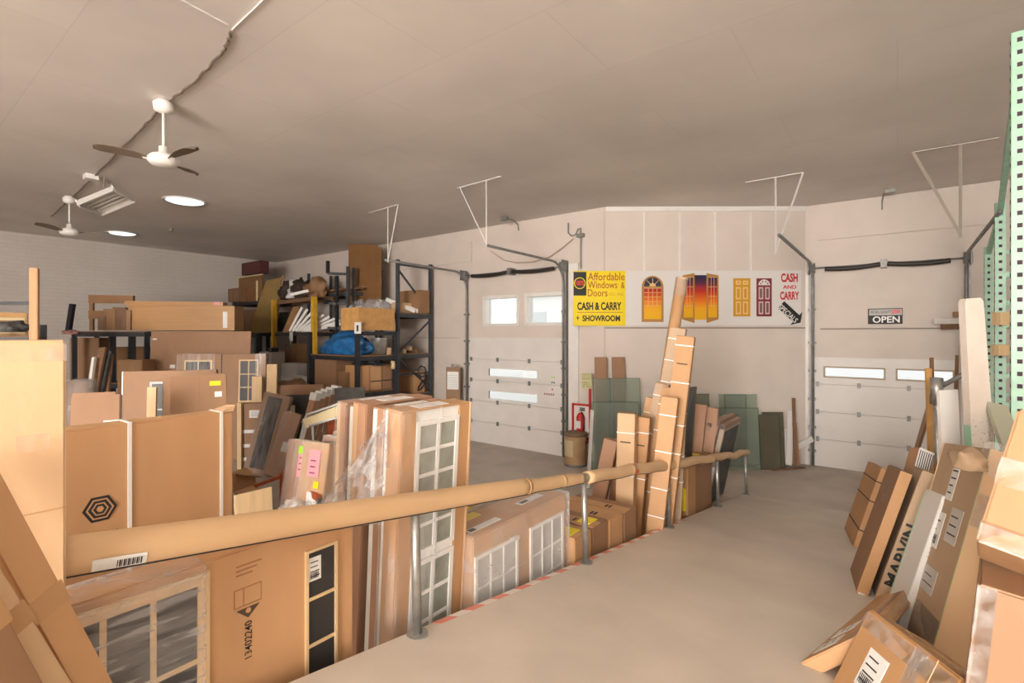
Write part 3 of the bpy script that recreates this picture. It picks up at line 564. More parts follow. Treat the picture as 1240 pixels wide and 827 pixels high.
# carton with two white straps and printed hexagon mark
xs = -2.62; za = 2.42; ya, yb = .15, 1.15
r, w = carton('strapped_carton', 'large flat tan carton with two white straps and a black hexagon mark', Vector((xs, ya, 0)), Vector((xs, yb, 0)), za, .12, CB, tape=False)
for px in (157, 268):
    x = Xp(px, 520, xs).y-(ya+yb)/2; boxes('strap', [(x-.007, x+.007, -.004, 0, .5, za+.004), (x-.007, x+.007, 0, .124, za, za+.004)], VINYL, r)
hc = Xp(121, 616, xs); hx, hz = hc.y-(ya+yb)/2, hc.z
for rad, m in ((.058, PRINT), (.047, CB), (.040, PRINT), (.029, CB), (.023, PRINT), (.013, CB)):
    disc('hexagon_mark', hx, hz, rad, -.0025-.0004*(6-rad*100), 0, m, r, 6)
prism('printed_letter', [(hx-.06, hz-.13), (hx+.06, hz-.10), (hx+.06, hz-.125), (hx-.06, hz-.15)], -.003, 0, PRINT, r)
# open flap at its end
raw('flap', [(w/2-.06, 0, za), (w/2, .0, za), (w/2+.01, .12, za+.0), (w/2-.04, .12, za), (w/2-.06, 0, za+.004), (w/2+.012, .0, za+.03), (w/2+.02, .12, za+.02), (w/2-.04, .12, za+.004)], BF, CBL, r)

# ------------------------------------------------------------------ white french door bundle leaning on the railing
xr = -2.30; ang = 3.5
def bundle_door(label, x, y0, y1, zt, T, sideL=.11, sideR=.10, glazed=False, m=CBP, slab=VINYL, group='white glazed doors bundled on edge'):
    O = Vector((x-math.tan(math.radians(ang))*zt, y0, 0)); A = Vector((O.x, y1, 0)); M, W = frame_of(O, A, -ang)     # leans towards the ramp
    r = root('door_pack', label, 'door pack', M, group); h = zt/math.cos(math.radians(ang))
    box('door_slab', -W/2+.004, W/2-.02, T*.55 if not glazed else .012, T-.006, .03, h-.004, slab, r, .004)
    for a, b, nm in ((-W/2, -W/2+sideL, 'edge_protector'), (W/2-sideR, W/2, 'edge_protector')): box(nm, a, b, 0, T*.62 if not glazed else T*.8, 0, h, m, r, .006)
    if glazed:
        lites(r, -W/2+sideL+.03, W/2-sideR-.03, h-.88, h-.10, 2, 5, .006, .03, .022, VINYL, GGLASS, .012); lites(r, -W/2+sideL+.03, W/2-sideR-.03, .42, h-.98, 2, 5, .006, .03, .022, VINYL, GGLASS, .012)
    box('top_board', -W/2+.01, W/2-.01, .0, T, h-.004, h+.006, m, r)
    box('tape_strip', -W*.22, W*.22, T*.2, T*.8, h+.006, h+.009, VINYL, r)
    return r, W, h
fr, W, h = bundle_door('front white ten-row french door between cardboard edges in the bundle', xr, 1.95, 2.54, 2.34, .16, .12, .10, True, CB)
shell(fr, -W/2-.008, W/2*.1, -.018, .17, .1, h+.012, WRAP)
box('corner_board', W/2, W/2+.012, -.01, .17, 0, h+.004, CBL, fr)
bundle_door('second wrapped white door behind the front french door', xr-.20, 1.99, 2.55, 2.33, .13, .08, .1)
r, W, h = bundle_door('third wrapped white door with a pinkish cardboard edge in the bundle', xr-.36, 1.97, 2.55, 2.35, .15, .14, slab=CBL)
r, W, h = bundle_door('fourth wrapped door with a folded cardboard end in the bundle', xr-.54, 2.05, 2.60, 2.31, .12, .1)
r, W, h = bundle_door('rearmost wrapped door of the bundle beside the loose plastic film', xr-.70, 2.06, 2.66, 2.32, .12, .12, slab=CBL)
shell(r, -W/2-.01, W/2, -.01, .13, .1, h+.01, WRAP)
# loose plastic film hanging off the bundle
def sheet(name, label, P00, P10, P01, P11, m, amp=.05, nu=26, nv=26, parent=None, seed=1):
    V = []; Fc = []
    for i in range(nu+1):
        for j in range(nv+1):
            u, v = i/nu, j/nv; p = P00.lerp(P10, u).lerp(P01.lerp(P11, u), v); d = FW*(-amp*(noise.noise(Vector((u*7+seed, v*2, 0)))+.5*noise.noise(Vector((u*13, v*9, seed)))+.25*noise.noise(Vector((u*25, v*25, seed))))); V.append(p+d+Vector((0, 0, amp*.4*noise.noise(Vector((u*5, v*5, 3+seed))))))
    for i in range(nu):
        for j in range(nv): a = i*(nv+1)+j; Fc.append((a, a+1, a+nv+2, a+nv+1))
    o = raw(name, V, Fc, m, parent, True); md = o.modifiers.new('thick', 'SOLIDIFY'); md.thickness = .003; return tagit(o, label, 'film')
sheet('plastic_film', 'clear crinkled plastic film draping off the white door bundle', D(378, 622, 3.45), D(472, 640, 3.05), D(440, 540, 3.20), D(470, 500, 2.98), film('draped_film', .05, .5, 9, (1, 1, 1)), .08)

# ------------------------------------------------------------------ wrapped window pack and stickered cartons by the ramp
xf = -2.29; ya, yb = 2.56, 3.77; zt = 1.42
r, w = carton('window_pack', 'clear-wrapped carton of gridded windows with yellow tape beside the ramp', Vector((xf, ya, 0)), Vector((xf, yb, 0)), zt, .34, CB, tape=False, cat='window pack')
zz = zt-.16
for c in (-.33, .32):
    lites(r, c-.24, c+.20, zz-.62, zz, 3, 3, -.004, .025, .016, VINYL, PANEW)
box('yellow_tape', -w/2-.004, -w/2, .10, .2, zt-.62, zt-.2, YEL, r); prism('yellow_film', [(-w*.35, 0)]*0 or [(-w*.47, zt), (-w*.20, zt), (-w*.20, zt+.006), (-w*.47, zt+.006)], .24, .33, YEL, r)
label_t = box('white_label', -w*.46, -w*.18, .06, .12, zt+.001, zt+.004, PAPER, r); boxes('printed_lines', [(-w*.45, -w*.40, .07, .11, zt+.004, zt+.005)], PRINT, label_t)
label_t = box('white_label', w*.10, w*.36, .12, .19, zt+.001, zt+.004, PAPER, r); boxes('printed_lines', [(w*.12, w*.20, .135, .175, zt+.004, zt+.005)], PRINT, label_t)
shell(r, -w/2-.015, w/2+.02, -.03, .37, .05, zt+.02, WRAPH)
r, w = carton('window_pack', 'grey wrapped window pack with yellow film behind the clear-wrapped carton', Vector((-2.70, 2.75, 0)), Vector((-2.70, 3.5, 0)), 1.40, .16, CBG, cat='window pack'); box('yellow_film', -.3, -.1, .02, .14, 1.402, 1.41, YEL, r)
for i in range(4):
    y0 = 3.78+.33*i; nm = ('nearest the wrapped windows', 'second from the wrapped windows', 'third from the wrapped windows', 'beside the slender cartons')[i]
    zt = (1.03, 1.03, 1.0, .98)[i]; x0 = -2.50-.05*i
    O = Vector((x0-.30, y0, 0)); A = Vector((x0+.32, y0-.02, 0))
    r, w = carton('flat_carton', 'low brown carton with black quote marks '+nm, Vector((-2.9, y0, 0)), Vector((-2.21, y0, 0)), zt, .30, (CB, CBB, CB, CBB)[i], 0, group='low brown cartons along the ramp', tape=False)
    box('flap', -w/2, w/2, .0, .15, zt, zt+.012, CB, r); 
    for x in (.02, .06): prism('quote_mark', [(x, .02)]*0 or [(w*.12+x, zt+.0135), (w*.12+x+.025, zt+.0135), (w*.12+x+.025, zt+.0145), (w*.12+x, zt+.0145)], .03, .11, PRINT, r)
    if i in (0, 1): box('yellow_sticker', w*.22, w*.42, .03, .2, zt+.012, zt+.015, YEL, r)

# ------------------------------------------------------------------ slender strapped cartons leaning on the railing
def slender(label, bx, by, tx, ty, d0, d1, wd_, m=CB, straps=(.3, .55, .8), nm='slender_carton', txt=None):
    """long narrow carton: foot at the ground below pixel (bx, by), head at pixel (tx, ty)"""
    P = D(bx, by, d0); Q = D(tx, ty, d1); dr = (Q-P).normalized(); P = P-dr*(P.z/dr.z)
    r, Wd, T, L = slant(nm, label, P, Q, Vector((wd_*.5, .10*wd_, 0)), FW*wd_*.38, m, None, group='slender strapped cartons')
    for s in straps:
        z = L*s; boxes('strap', [(-Wd-.004, Wd+.004, -T-.004, -T, z-.006, z+.006), (-Wd-.004, -Wd, -T, T, z-.006, z+.006), (Wd, Wd+.004, -T, T, z-.006, z+.006)], VINYL, r)
    box('end_flap', -Wd, Wd, -T, T, L-.001, L+.004, CBD, r)  # flap coloured dark to stand in for shading between the evenly lit faces
    if txt: box('printed_mark', -Wd*.6, Wd*.6, -T-.002, -T, L-.34, L-.325, mat('faded_print', (0, 0, 0)), r)
    return r, Wd, T, L
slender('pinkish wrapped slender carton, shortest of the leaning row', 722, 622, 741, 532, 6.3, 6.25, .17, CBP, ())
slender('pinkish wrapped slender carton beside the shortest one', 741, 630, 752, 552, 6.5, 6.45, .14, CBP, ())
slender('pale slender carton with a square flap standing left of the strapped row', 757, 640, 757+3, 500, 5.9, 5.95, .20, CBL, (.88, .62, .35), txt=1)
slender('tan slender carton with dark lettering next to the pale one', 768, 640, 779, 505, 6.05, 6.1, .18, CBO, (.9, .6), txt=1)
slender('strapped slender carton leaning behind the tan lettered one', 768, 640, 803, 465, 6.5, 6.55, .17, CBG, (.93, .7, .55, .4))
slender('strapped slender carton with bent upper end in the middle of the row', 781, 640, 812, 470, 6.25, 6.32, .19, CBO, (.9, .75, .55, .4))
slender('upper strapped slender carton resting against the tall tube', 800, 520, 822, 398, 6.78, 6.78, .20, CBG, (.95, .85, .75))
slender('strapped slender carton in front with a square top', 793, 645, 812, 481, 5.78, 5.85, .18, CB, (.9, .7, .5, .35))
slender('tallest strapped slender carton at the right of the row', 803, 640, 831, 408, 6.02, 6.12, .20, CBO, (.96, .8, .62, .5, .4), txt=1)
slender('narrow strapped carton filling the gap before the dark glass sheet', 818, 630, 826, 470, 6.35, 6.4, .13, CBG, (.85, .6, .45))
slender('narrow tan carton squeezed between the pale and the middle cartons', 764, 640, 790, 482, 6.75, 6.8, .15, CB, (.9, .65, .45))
P = D(790, 560, 7.05); Q = D(826, 337, 7.1); dr = (Q-P).normalized(); P = P-dr*(P.z/dr.z); r = root('cardboard_tube', 'tall cardboard tube standing up out of the slender cartons before the sign', 'tube', P)
pipe('sleeve', [P, Q], .082, CB, r, 20); pipe('end_cap', [Q-dr*.02, Q+dr*.006], .085, CBL, r, 20); pipe('wrap', [Q-dr*.25, Q+dr*.01], .0875, WRAP, r, 20)
tagit(raw('dark_glass_sheet', [D(*p) for p in ((803, 620, 6.7), (832, 605, 7.2), (842, 468, 7.25), (822, 470, 6.75), (805, 620, 6.75), (834, 605, 7.25), (844, 468, 7.3), (824, 470, 6.8))], BF, mat('dark_wrapped', (.05, .055, .05), .3)), 'dark glass sheet standing behind the tallest slender carton', 'glass')

# ------------------------------------------------------------------ wrapped window packs at the low end of the ramp
for i in range(7):
    x = -2.80+.088*i; zt = 1.40+.03*(i % 3); y0 = 7.95+.05*i; an = 12
    O = Vector((x-.15, y0, 0)); A = Vector((x-.15, y0+1.0, 0)); M, W = frame_of(O, A, -an)
    r = root('window_pack', ('first', 'second', 'third', 'fourth', 'fifth', 'sixth')[i]+' pinkish thin window pack counted from the slender cartons' if i < 6 else 'cloudy wrapped window pack at the end of the leaning row', 'window pack', M, 'thin window packs by the last posts' if i < 6 else None)
    box('body', -W/2, W/2, .003, .07, 0, zt, CBP if i < 6 else CBG, r, .006); box('top_cap', -W/2, W/2, 0, .073, zt-.06, zt+.01, CBB, r, .004)
    shell(r, -W/2-.012, W/2, -.002, .078, .02, zt+.014, WRAP)
    if i == 6: box('cloudy_face', -W/2+.05, W/2-.05, -.004, .004, .05, zt-.1, GREYC, r); box('white_strip', -W/2-.016, -W/2-.012, .01, .065, .3, .72, PAPER, r)
r, w = carton('window_pack', 'broad brown pack with four yellow stickers on its top by the ramp end', Vector((-2.85, 6.75, 0)), Vector((-2.22, 6.75, 0)), 1.02, 1.1, CBB, 0, 'window pack', tape=False)
for (x, y) in ((-.22, .2), (.0, .35), (.2, .25), (.08, .8)): box('yellow_sticker', x, x+.12, y, y+.12, 1.021, 1.025, YEL, r)
box('cardboard_corner', w/2-.12, w/2+.012, -.014, .3, 0, 1.025, CBO, r); box('yellow_sticker', w/2-.1, w/2-.02, -.018, -.014, .45, .75, YEL, r)
box('grey_film_face', -w/2-.004, w/2-.12, -.01, 0, .05, .88, GREYC, r); shell(r, -w/2-.02, w/2-.13, -.03, .9, .03, 1.03, WRAP)
r, w = carton('window_pack', 'shrink-wrapped grey pack leaning before the four-sticker pack', Vector((-2.75, 6.25, 0)), Vector((-2.24, 6.25, 0)), .98, .3, CBG, 0, 'window pack', tape=False)
box('grey_film_face', -w/2+.06, w/2-.04, -.006, 0, .05, .9, GREYC, r); shell(r, -w/2-.01, w/2+.01, -.02, .32, .02, .99, WRAP)
for i, (px, py) in enumerate(((848, 490), (862, 494))):
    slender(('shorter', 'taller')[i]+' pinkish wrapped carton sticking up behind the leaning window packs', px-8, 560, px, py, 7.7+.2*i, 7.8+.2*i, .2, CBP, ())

# ------------------------------------------------------------------ glass sheets, strips and trims at the diagonal wall
def leaner(name, label, cat, pxL, pxR, ytop, off, m, T=.012, ang=5, edge=None, group=None):
    """sheet leaning on the diagonal wall, foot 'off' metres out from it"""
    p0 = P0+dn*off; a = Pl(pxL, 500, p0, dn); b = Pl(pxR, 500, p0, dn); top = Pl((pxL+pxR)/2, ytop, p0-dn*.05, dn).z; a.z = b.z = .004
    M, W = frame_of(a, b, ang); h = top/math.cos(math.radians(ang))
    r = root(name, label, cat, M, group); box('sheet', -W/2, W/2, 0, T, 0, h, m, r)
    if edge: boxes('edge', [(-W/2-.006, -W/2, -.002, T+.002, 0, h), (W/2, W/2+.006, -.002, T+.002, 0, h), (-W/2, W/2, -.002, T+.002, h, h+.008)], edge, r)
    return r, W, h
EDG = mat('glass_edge', (.03, .09, .06), .2)
leaner('glass_sheet', 'tall green glass sheet in front of two brown strips', 'glass', 738, 777, 459, .45, GREENG, edge=EDG)
leaner('glass_sheet', 'tall green glass sheet beside the fire extinguisher', 'glass', 720, 740, 460, .52, GREENG, edge=EDG)
leaner('glass_sheet', 'low wide green glass sheet standing before the taller green ones', 'glass', 717, 775, 488, .7, GREENG, edge=EDG)
leaner('cardboard_strip', 'brown cardboard strip leaning on the wall, the one by the yellow paper', 'strip', 721.5, 737, 433, .33, CBB, .02)
leaner('cardboard_strip', 'brown cardboard strip leaning on the wall, the one by the slender cartons', 'strip', 743, 759, 433, .33, CBB, .02)
leaner('glass_sheet', 'pale narrow glass sheet behind the short pinkish cartons', 'glass', 834, 861, 478, .3, PALEG, edge=EDG)
leaner('glass_sheet', 'green glass sheet with pale edges at the back of the right glass stack', 'glass', 873, 920, 478, .3, GREENG, edge=mat('pale_edge', (.55, .68, .6), .3))
leaner('glass_sheet', 'narrow green glass sheet leaning inside the right glass stack', 'glass', 881, 906, 479, .36, GREENG, edge=EDG)
leaner('glass_sheet', 'wide green glass sheet at the front of the right glass stack', 'glass', 864, 921, 495, .55, GREENG, edge=EDG)
leaner('glass_sheet', 'bronze tinted low glass sheet beside the white trims', 'glass', 926, 951, 500, .4, BRONZE, edge=EDG)
leaner('glass_sheet', 'bronze tinted low glass sheet tucked behind the green stack', 'glass', 922, 946, 503, .5, BRONZE, edge=EDG)
def stick(name, label, cat, a, b, w, t, m, group=None):
    a, b = Vector(a), Vector(b); o = bar(name, Vector((0, 0, 0)), b-a, w, t, m, None, up=RT if abs((b-a).normalized().z) > .5 else UP); o.location = a; return tagit(o, label, cat, group)
def onfloor(px, py): return Zp(px, py, .01)
fl_ = onfloor
def wallpt(px, py, off=.06): return Pl(px, py, P0+dn*off, dn)
for i, (bx_, by_, tx, ty, w_) in enumerate(((944, 562, 948, 533, .16), (950, 562, 953, 520, .1), (955, 563, 957, 497, .12))):
    stick('white_trim', ('short wide white trim offcut standing by the bronze glass', 'white trim offcut standing second from the bronze glass', 'tall white trim offcut standing beside the brown strip')[i], 'trim', Pl(bx_, by_, P0+dn*.35, dn), wallpt(tx, ty), .03, w_, WHITE)
stick('wood_strip', 'tall thin brown wood strip leaning beside the white trims', 'strip', Pl(963, 563, P0+dn*.4, dn), wallpt(961, 482, .2), .03, .06, WOODD)
stick('wood_strip', 'short tan wood wedge leaning by the garage track', 'strip', Pl(966, 564, P0+dn*.4, dn), wallpt(962, 512, .2), .03, .08, CBB)
stick('white_trim', 'long white trim lying slanted up to the garage door track', 'trim', Zp(926, 563, .03), Yp(984, 531, YF-.2), .03, .12, WHITE)
stick('wood_strip', 'flat brown strip on the floor below the white trims', 'strip', Zp(934, 569, .02), Zp(974, 566, .02), .08, .02, WOODD)
stick('cardboard_scrap', 'torn pale cardboard scrap on the floor by the glass stack', 'scrap', Zp(922, 566, .02), Zp(936, 562, .02), .2, .02, CBL)
# fire extinguisher station, drum, notice, white post
p = Pl(703, 508, P0+dn*.28, dn); p.y = YB-.25; p = Yp(703, 508, YB-.28)
r = root('fire_extinguisher', 'red fire extinguisher in a red frame beside the garage door', 'extinguisher', (p.x, p.y, p.z-.3))
lathe('cylinder', [(.085, 0), (.09, .02), (.09, .36), (.06, .42), (.03, .45)], RED, r, 18); lathe('valve', [(.03, .45), (.035, .5), (.02, .52)], ALU, r, 10)
boxes('handle', [(-.02, .1, -.02, .02, .5, .525), (-.02, .1, -.02, .02, .545, .56)], PRINT, r); box('label_band', -.05, .05, -.093, -.085, .12, .28, PAPER, r)
pipe('hose', [(.04, -.03, .47), (.10, -.05, .4), (.11, -.06, .2), (.10, -.06, .08)], .013, PRINT, r, 8, world=False)
r2 = root('extinguisher_frame', 'red painted steel frame around the fire extinguisher', 'frame', (p.x, YB-.28, p.z-.42))
boxes('rails', [(-.20, .22, .0, .04, 0, .04), (-.20, .22, 0, .04, .72, .76), (-.22, -.18, 0, .04, 0, .76), (.20, .24, 0, .04, 0, 1.15)], RED, r2); box('shelf', -.2, .24, -.2, .1, -.05, 0, mat('dark_red', (.18, .02, .02), .5), r2)
boxes('wall_bracket', [(-.02, .02, .04, .28, .3, .34), (-.02, .02, .04, .28, .6, .64)], RED, r2); box('white_back', -.18, .2, .03, .04, .04, .72, WHITE, r2)
b = Zp(697, 563, 0); M = Matrix.Translation(b)
r = root('fibre_drum', 'brown fibre drum with a paper label beside the garage door', 'drum', M)
lathe('body', [(.23, 0), (.235, .02), (.225, .3), (.235, .66)], mat('drum_board', (.42, .27, .14), .6, var=.15), r, 28); lathe('lid', [(.24, .64), (.245, .66), (.245, .70), (.2, .715)], mat('drum_lid', (.2, .13, .07), .5), r, 28)
lathe('hoop', [(.24, .0), (.243, .01), (.243, .04), (.24, .05)], TRACK, r, 28)
V = []
for z in (.22, .56):
    for i in range(9): a = math.radians(200+i*11); V.append((.24*math.cos(a), .24*math.sin(a), z))
lb = raw('paper_label', V, [(i, i+1, 9+i+1, 9+i) for i in range(8)], mat('cream_paper', (.6, .48, .3), .6), r)
p = Yp(703, 495, YB-.06)
q0, q1 = Yp(704.5, 470.5, 9.55), Yp(717, 470.5, 9.55); r, w = carton('paper_notice', 'pale yellow handwritten notice above the fire extinguisher', q0, q1, Yp(704, 452, 9.55).z-q0.z, .008, mat('pale_yellow_paper', (.62, .6, .33), .6), cat='notice', tape=False, bevel=0)
text('GOOD', -w*.4, w*.4, .19, .32, mat('pencil', (.25, .25, .12), .7), r); text('SPILL', -w*.4, w*.4, .03, .15, mat('pencil', (0, 0, 0)), r)
stick('white_post', 'slim white post standing behind the railing fitting', 'post', Zp(712, 590, 0), D(717, 497, 9.0), .09, .05, WHITE)

# ------------------------------------------------------------------ right side: goods leaning on the green rack
def lean_pack(name, label, far, near, h, T, m, ang, cat='box', tape=False, group=None):
    O = Rp(*far); A = Rp(*near); return carton(name, label, O, A, h, T, m, ang, cat, group, tape)
r, w = lean_pack('tied_bundle', 'tan cardboard bundle tied with dark straps at the back of the right stack', (1022, 640), (1033, 662), .95, .10, CB, 17, 'bundle')
for z in (.2, .55, .78): boxes('strap', [(-w/2-.004, w/2+.004, -.004, .104, z, z+.012)], PRINT, r)
r, w = lean_pack('flat_carton', 'wide brown flat carton with an orange edge leaning at the right', (1029, 690), (1037, 718), 1.07, .07, CBB, 17)
box('orange_edge', w/2, w/2+.008, -.004, .075, 0, 1.07, CBO, r); box('white_foot', w/2-.02, w/2+.01, .01, .06, -.0, .02, PAPER, r); box('clear_label', -w*.1, w*.05, -.003, 0, .75, .95, TAPEC, r)
r, w = lean_pack('flat_carton', 'flat tan carton printed with bold black lettering along its edge', (1050, 690), (1059, 724), 1.10, .13, CBG, 17)
box('end_face', w/2, w/2+.01, 0, .13, 0, 1.10, CBG, r)
t = text('MARVIN', .065-.26, .065+.26, .40-.045, .40+.045, PRINT, r, -.003, .03, 90); t.rotation_euler = (0, 0, math.pi/2); t.location = (w/2+.01, 0, 0)
r, w = lean_pack('white_board_pack', 'glossy white narrow pack with green edge leaning among the cartons', (1070, 742), (1085, 765), .98, .10, VINYL, 17, 'pack')
box('end_face', w/2, w/2+.006, 0, .09, 0, .95, VINYL, r); box('green_edge', -w/2-.006, -w/2, -.003, .02, 0, .95, mat('green_edge', (.3, .5, .36), .5), r)
boxes('printed_lines', [(w/2+.006, w/2+.008, .02, .07, .55+.03*i, .56+.03*i) for i in range(8)], mat('pale_grey_print', (.6, .62, .6), .5), r)
Q = D(1116, 545, 4.55); P = D(1096, 620, 4.45); dr = (Q-P).normalized(); P = P-dr*((P.z-ramp_z(P.y))/(dr.z+RS*dr.y))
r, Wd, Th, L = slant('striped_box', 'small box with fine dark stripes on its end leaning on the right', P, Q, RT*.072, FW*.06, CBB)
f = box('striped_end', -Wd, Wd, -Th-.006, -Th, L-.40, L, PAPER, r)
for i in range(7): boxes('stripe', [(-Wd+.008+.019*i, -Wd+.014+.019*i, -Th-.008, -Th-.006, L-.38, L-.21), (-Wd+.008+.019*i, -Wd+.014+.019*i, -Th-.008, -Th-.006, L-.18, L-.02)], PRINT, f)
# tall broad pack with labels
r, w = lean_pack('tall_pack', 'tall broad tan pack with shipping labels and a pale end leaning at right', (1082, 748), (1124, 806), 1.33, .20, CBG, 15, 'box')
box('pale_end_face', w/2, w/2+.006, 0, .2, 0, 1.33, CBL, r); box('green_seam', w/2-.004, w/2+.003, -.003, .0, 0, 1.33, mat('pale_green_seam', (.5, .55, .3), .6), r)
label_(r, -w*.22, w*.02, .62, .86, PAPER, lines=3, bar_=True); label_(r, w*.12, w*.36, .70, .92, mat('grey_paper', (.6, .58, .55), .6), lines=3); label_(r, -w*.1, w*.05, .95, 1.2, PAPER, lines=4); label_(r, -w*.1, w*.2, .34, .5, mat('grey_paper', (0, 0, 0)), lines=2)
box('clear_tape', w/2+.006, w/2+.009, .0, .2, .86, 1.06, TAPEC, r); box('clear_tape', -w*.2, w/2+.004, -.004, .0, .05, .26, TAPEC, r); shell(r, w/2-.1, w/2+.014, -.01, .21, 1.16, 1.375, WRAP)
box('far_edge', -w/2-.008, -w/2, -.004, .2, 0, 1.33, CBL, r)
crumple('torn_paper', 'crumpled brown packing paper bulging from the top of the tall broad pack', 'paper', D(1172, 560, 2.95)-Vector((0, 0, .03)), .085, .1, .1, CBG, 3, .4, 3)
# near cartons on the right
vv = (FW+RT*.95).normalized(); wv = (RT-FW*.95).normalized(); off = wv*.30+vv*.16
r, Wd, Th, L = slant('taped_carton', 'orange-brown carton sealed with wide glossy tape on top of the right pile', D(1175, 703, 1.78)+off, D(1227, 538, 1.88)+off, wv*.30, vv*.16, ctex('cardboard_tan', (.42, .24, .12)))
box('tape_band', -Wd-.003, Wd+.003, -Th-.004, -Th, L*.42, L*.62, TAPEC, r); box('tape_band', -Wd-.003, Wd+.003, -Th-.003, -Th, -.002, L*.13, TAPEC, r); box('sticker', -Wd*.05, Wd*.3, -Th-.003, -Th, L*.78, L*.95, PAPER, r); box('darker_flap', -Wd-.002, Wd+.002, -Th-.002, -Th, L*.13, L*.15, CBD, r)
Q = D(1184, 716, 1.83); P = Q-UP*(Q.z-ramp_z(Q.y)-.01)-wv*.07; off = wv*.32+vv*.17
r, Wd, Th, L = slant('brown_carton', 'large brown carton with taped corner under the taped carton', P+off, Q+off, wv*.32, vv*.17, CBB)
box('clear_tape', -Wd-.003, -Wd+.05, -Th-.004, -Th, .05, L, TAPEC, r); boxes('perforation', [(Wd*.1+.006*i, Wd*.1+.006*i+.005, -Th-.003, -Th, L*.5+.012*i, L*.5+.008+.012*i) for i in range(22)], CBL, r)
# low carton on ramp with two paper labels and the carton with shipping label
O = Rp(1062, 722); A = Rp(968, 803); r, w = carton('low_carton', 'low tan carton with two torn paper labels resting on the ramp', O, A, .38, .08, CB, 46)
label_(r, w*.16, w*.27, .06, .22, PAPER, lines=2); label_(r, w*.33, w*.43, .04, .2, PAPER, lines=2); box('clear_tape', -w/2, w/2, -.004, 0, .3, .38, TAPEC, r)
O = D(1010, 850, 2.25); A = D(1130, 905, 1.85); O.z = A.z = ramp_z(3.0)
O = Rp(1004, 832); A = Rp(1100, 950)
r, w = carton('shipping_carton', 'near tan carton with a barcode shipping label and glossy tape', O, A, .46, .3, CBO, 28)
label_(r, -w*.28, -w*.05, .12, .31, PAPER, lines=4, bar_=True); box('clear_tape', -w/2, w/2, -.004, 0, .36, .44, TAPEC, r); box('clear_tape', w*.1, w*.22, -.005, 0, 0, .46, TAPEC, r); box('crease', w*.3, w*.305, -.003, 0, 0, .46, CBL, r)
O = Rp(1085, 742); A = Rp(1112, 775); carton('small_carton', 'small torn brown carton with clear tape wedged behind the shipping carton', O, A, .30, .2, CB, 10)

# poles and boards standing behind the goods
def pole(label, bot, top, rad, m, name='steel_pole', cat='pole'):
    a, b = Vector(bot), Vector(top); o = pipe(name, [a*0, b-a], rad, m, None, 12); o.location = a; return tagit(o, label, cat)
def rb(px, d):  # foot on the ramp under a column at depth d
    p = D(px, 405, d); p.z = ramp_z(p.y); return p
pr = root('pipe_stand', 'grey pipe stand with a tee top and slanted arm behind the right pile', 'stand', rb(1140, 4.6))
a = rb(1140, 4.6); b = D(1134, 460, 4.6); pipe('upright', [a, b], .032, GALV, pr, 12); pipe('tee', [b+UP*.02, b-UP*.22], .05, GALV, pr, 12); pipe('arm', [D(1136, 470, 4.6), D(1178, 447, 4.4)], .02, TRACK, pr, 10)
bar('strut', D(1137, 492, 4.55), D(1152, 545, 4.5), .02, .05, GALV, pr)
pole('slim shiny steel pole standing between the boards and the stand', rb(1166, 4.7), D(1165, 400, 4.7), .022, ALU)
pole('thin dark rod behind the slim steel pole', rb(1158, 5.2), D(1163, 418, 5.2), .014, TRACK, 'steel_rod')
stick('timber_strip', 'brown timber leaning out to the left from the pipe stand', 'timber', Rp(1093, 600), D(1128, 486, 5.6), .03, .15, mat('brown_timber', (.42, .21, .09), .55, var=.15))
stick('timber_strip', 'thin honey wood strip nearest the garage door window', 'timber', rb(1132, 5.1), D(1124, 446, 5.1), .03, .05, PLY)
stick('timber_strip', 'thin dark wood strip rising above the honey one', 'timber', rb(1134, 5.2), D(1128, 433, 5.2), .02, .03, WOODD)
stick('timber_strip', 'thin brown wood strip beside the slim steel pole', 'timber', rb(1150, 5.3), D(1160, 430, 5.3), .02, .04, WOODD)
stick('white_board', 'chipped white board with an orange edge standing before the pipe stand', 'board', rb(1158, 4.3), D(1147, 472, 4.3), .03, .16, WHITE)
stick('grey_strip', 'narrow grey strip standing left of the speckled board', 'board', rb(1178, 4.5), D(1174, 458, 4.5), .03, .05, CBG)
SPK = mat('speckled_tile', (.62, .56, .50), .8, var=.05)
nt = SPK.node_tree; vo = nt.nodes.new('ShaderNodeTexVoronoi'); vo.inputs['Scale'].default_value = 42; tc = [n for n in nt.nodes if n.type == 'TEX_COORD'][0]; nt.links.new(tc.outputs['Object'], vo.inputs[0]); lt = nt.nodes.new('ShaderNodeMath'); lt.operation = 'LESS_THAN'; lt.inputs[1].default_value = .17; nt.links.new(vo.outputs['Distance'], lt.inputs[0]); mx = nt.nodes.new('ShaderNodeMixRGB'); mx.inputs[2].default_value = (.2, .16, .13, 1); cr = [n for n in nt.nodes if n.type == 'VALTORGB'][0]; nt.links.new(lt.outputs[0], mx.inputs[0]); nt.links.new(cr.outputs[0], mx.inputs[1]); nt.links.new(mx.outputs[0], nt.nodes['Principled BSDF'].inputs['Base Color'])
a, b = rb(1203, 3.9), D(1180, 361, 3.9); r = root('speckled_board', 'tall pale speckled ceiling-tile board with rounded top standing by the rack', 'board', a)
hh = (b-a).length; dr = (b-a).normalized(); xx = (RT-dr*RT.dot(dr)).normalized(); yy_ = dr.cross(xx); r.matrix_basis = Matrix(((xx.x, yy_.x, dr.x, a.x), (xx.y, yy_.y, dr.y, a.y), (xx.z, yy_.z, dr.z, a.z), (0, 0, 0, 1)))
box('lower_face', -.085, .085, 0, .06, 0, hh*.62, SPK, r); prism('upper_face', [(-.085, hh*.62), (.085, hh*.62), (.07, hh-.03), (.05, hh), (-.06, hh), (-.075, hh-.03)], 0, .06, mat('pale_tile', (.62, .55, .48), .8, var=.06), r); box('green_edge', -.089, -.085, 0, .06, 0, hh*.6, mat('green_edge', (0, 0, 0)), r)
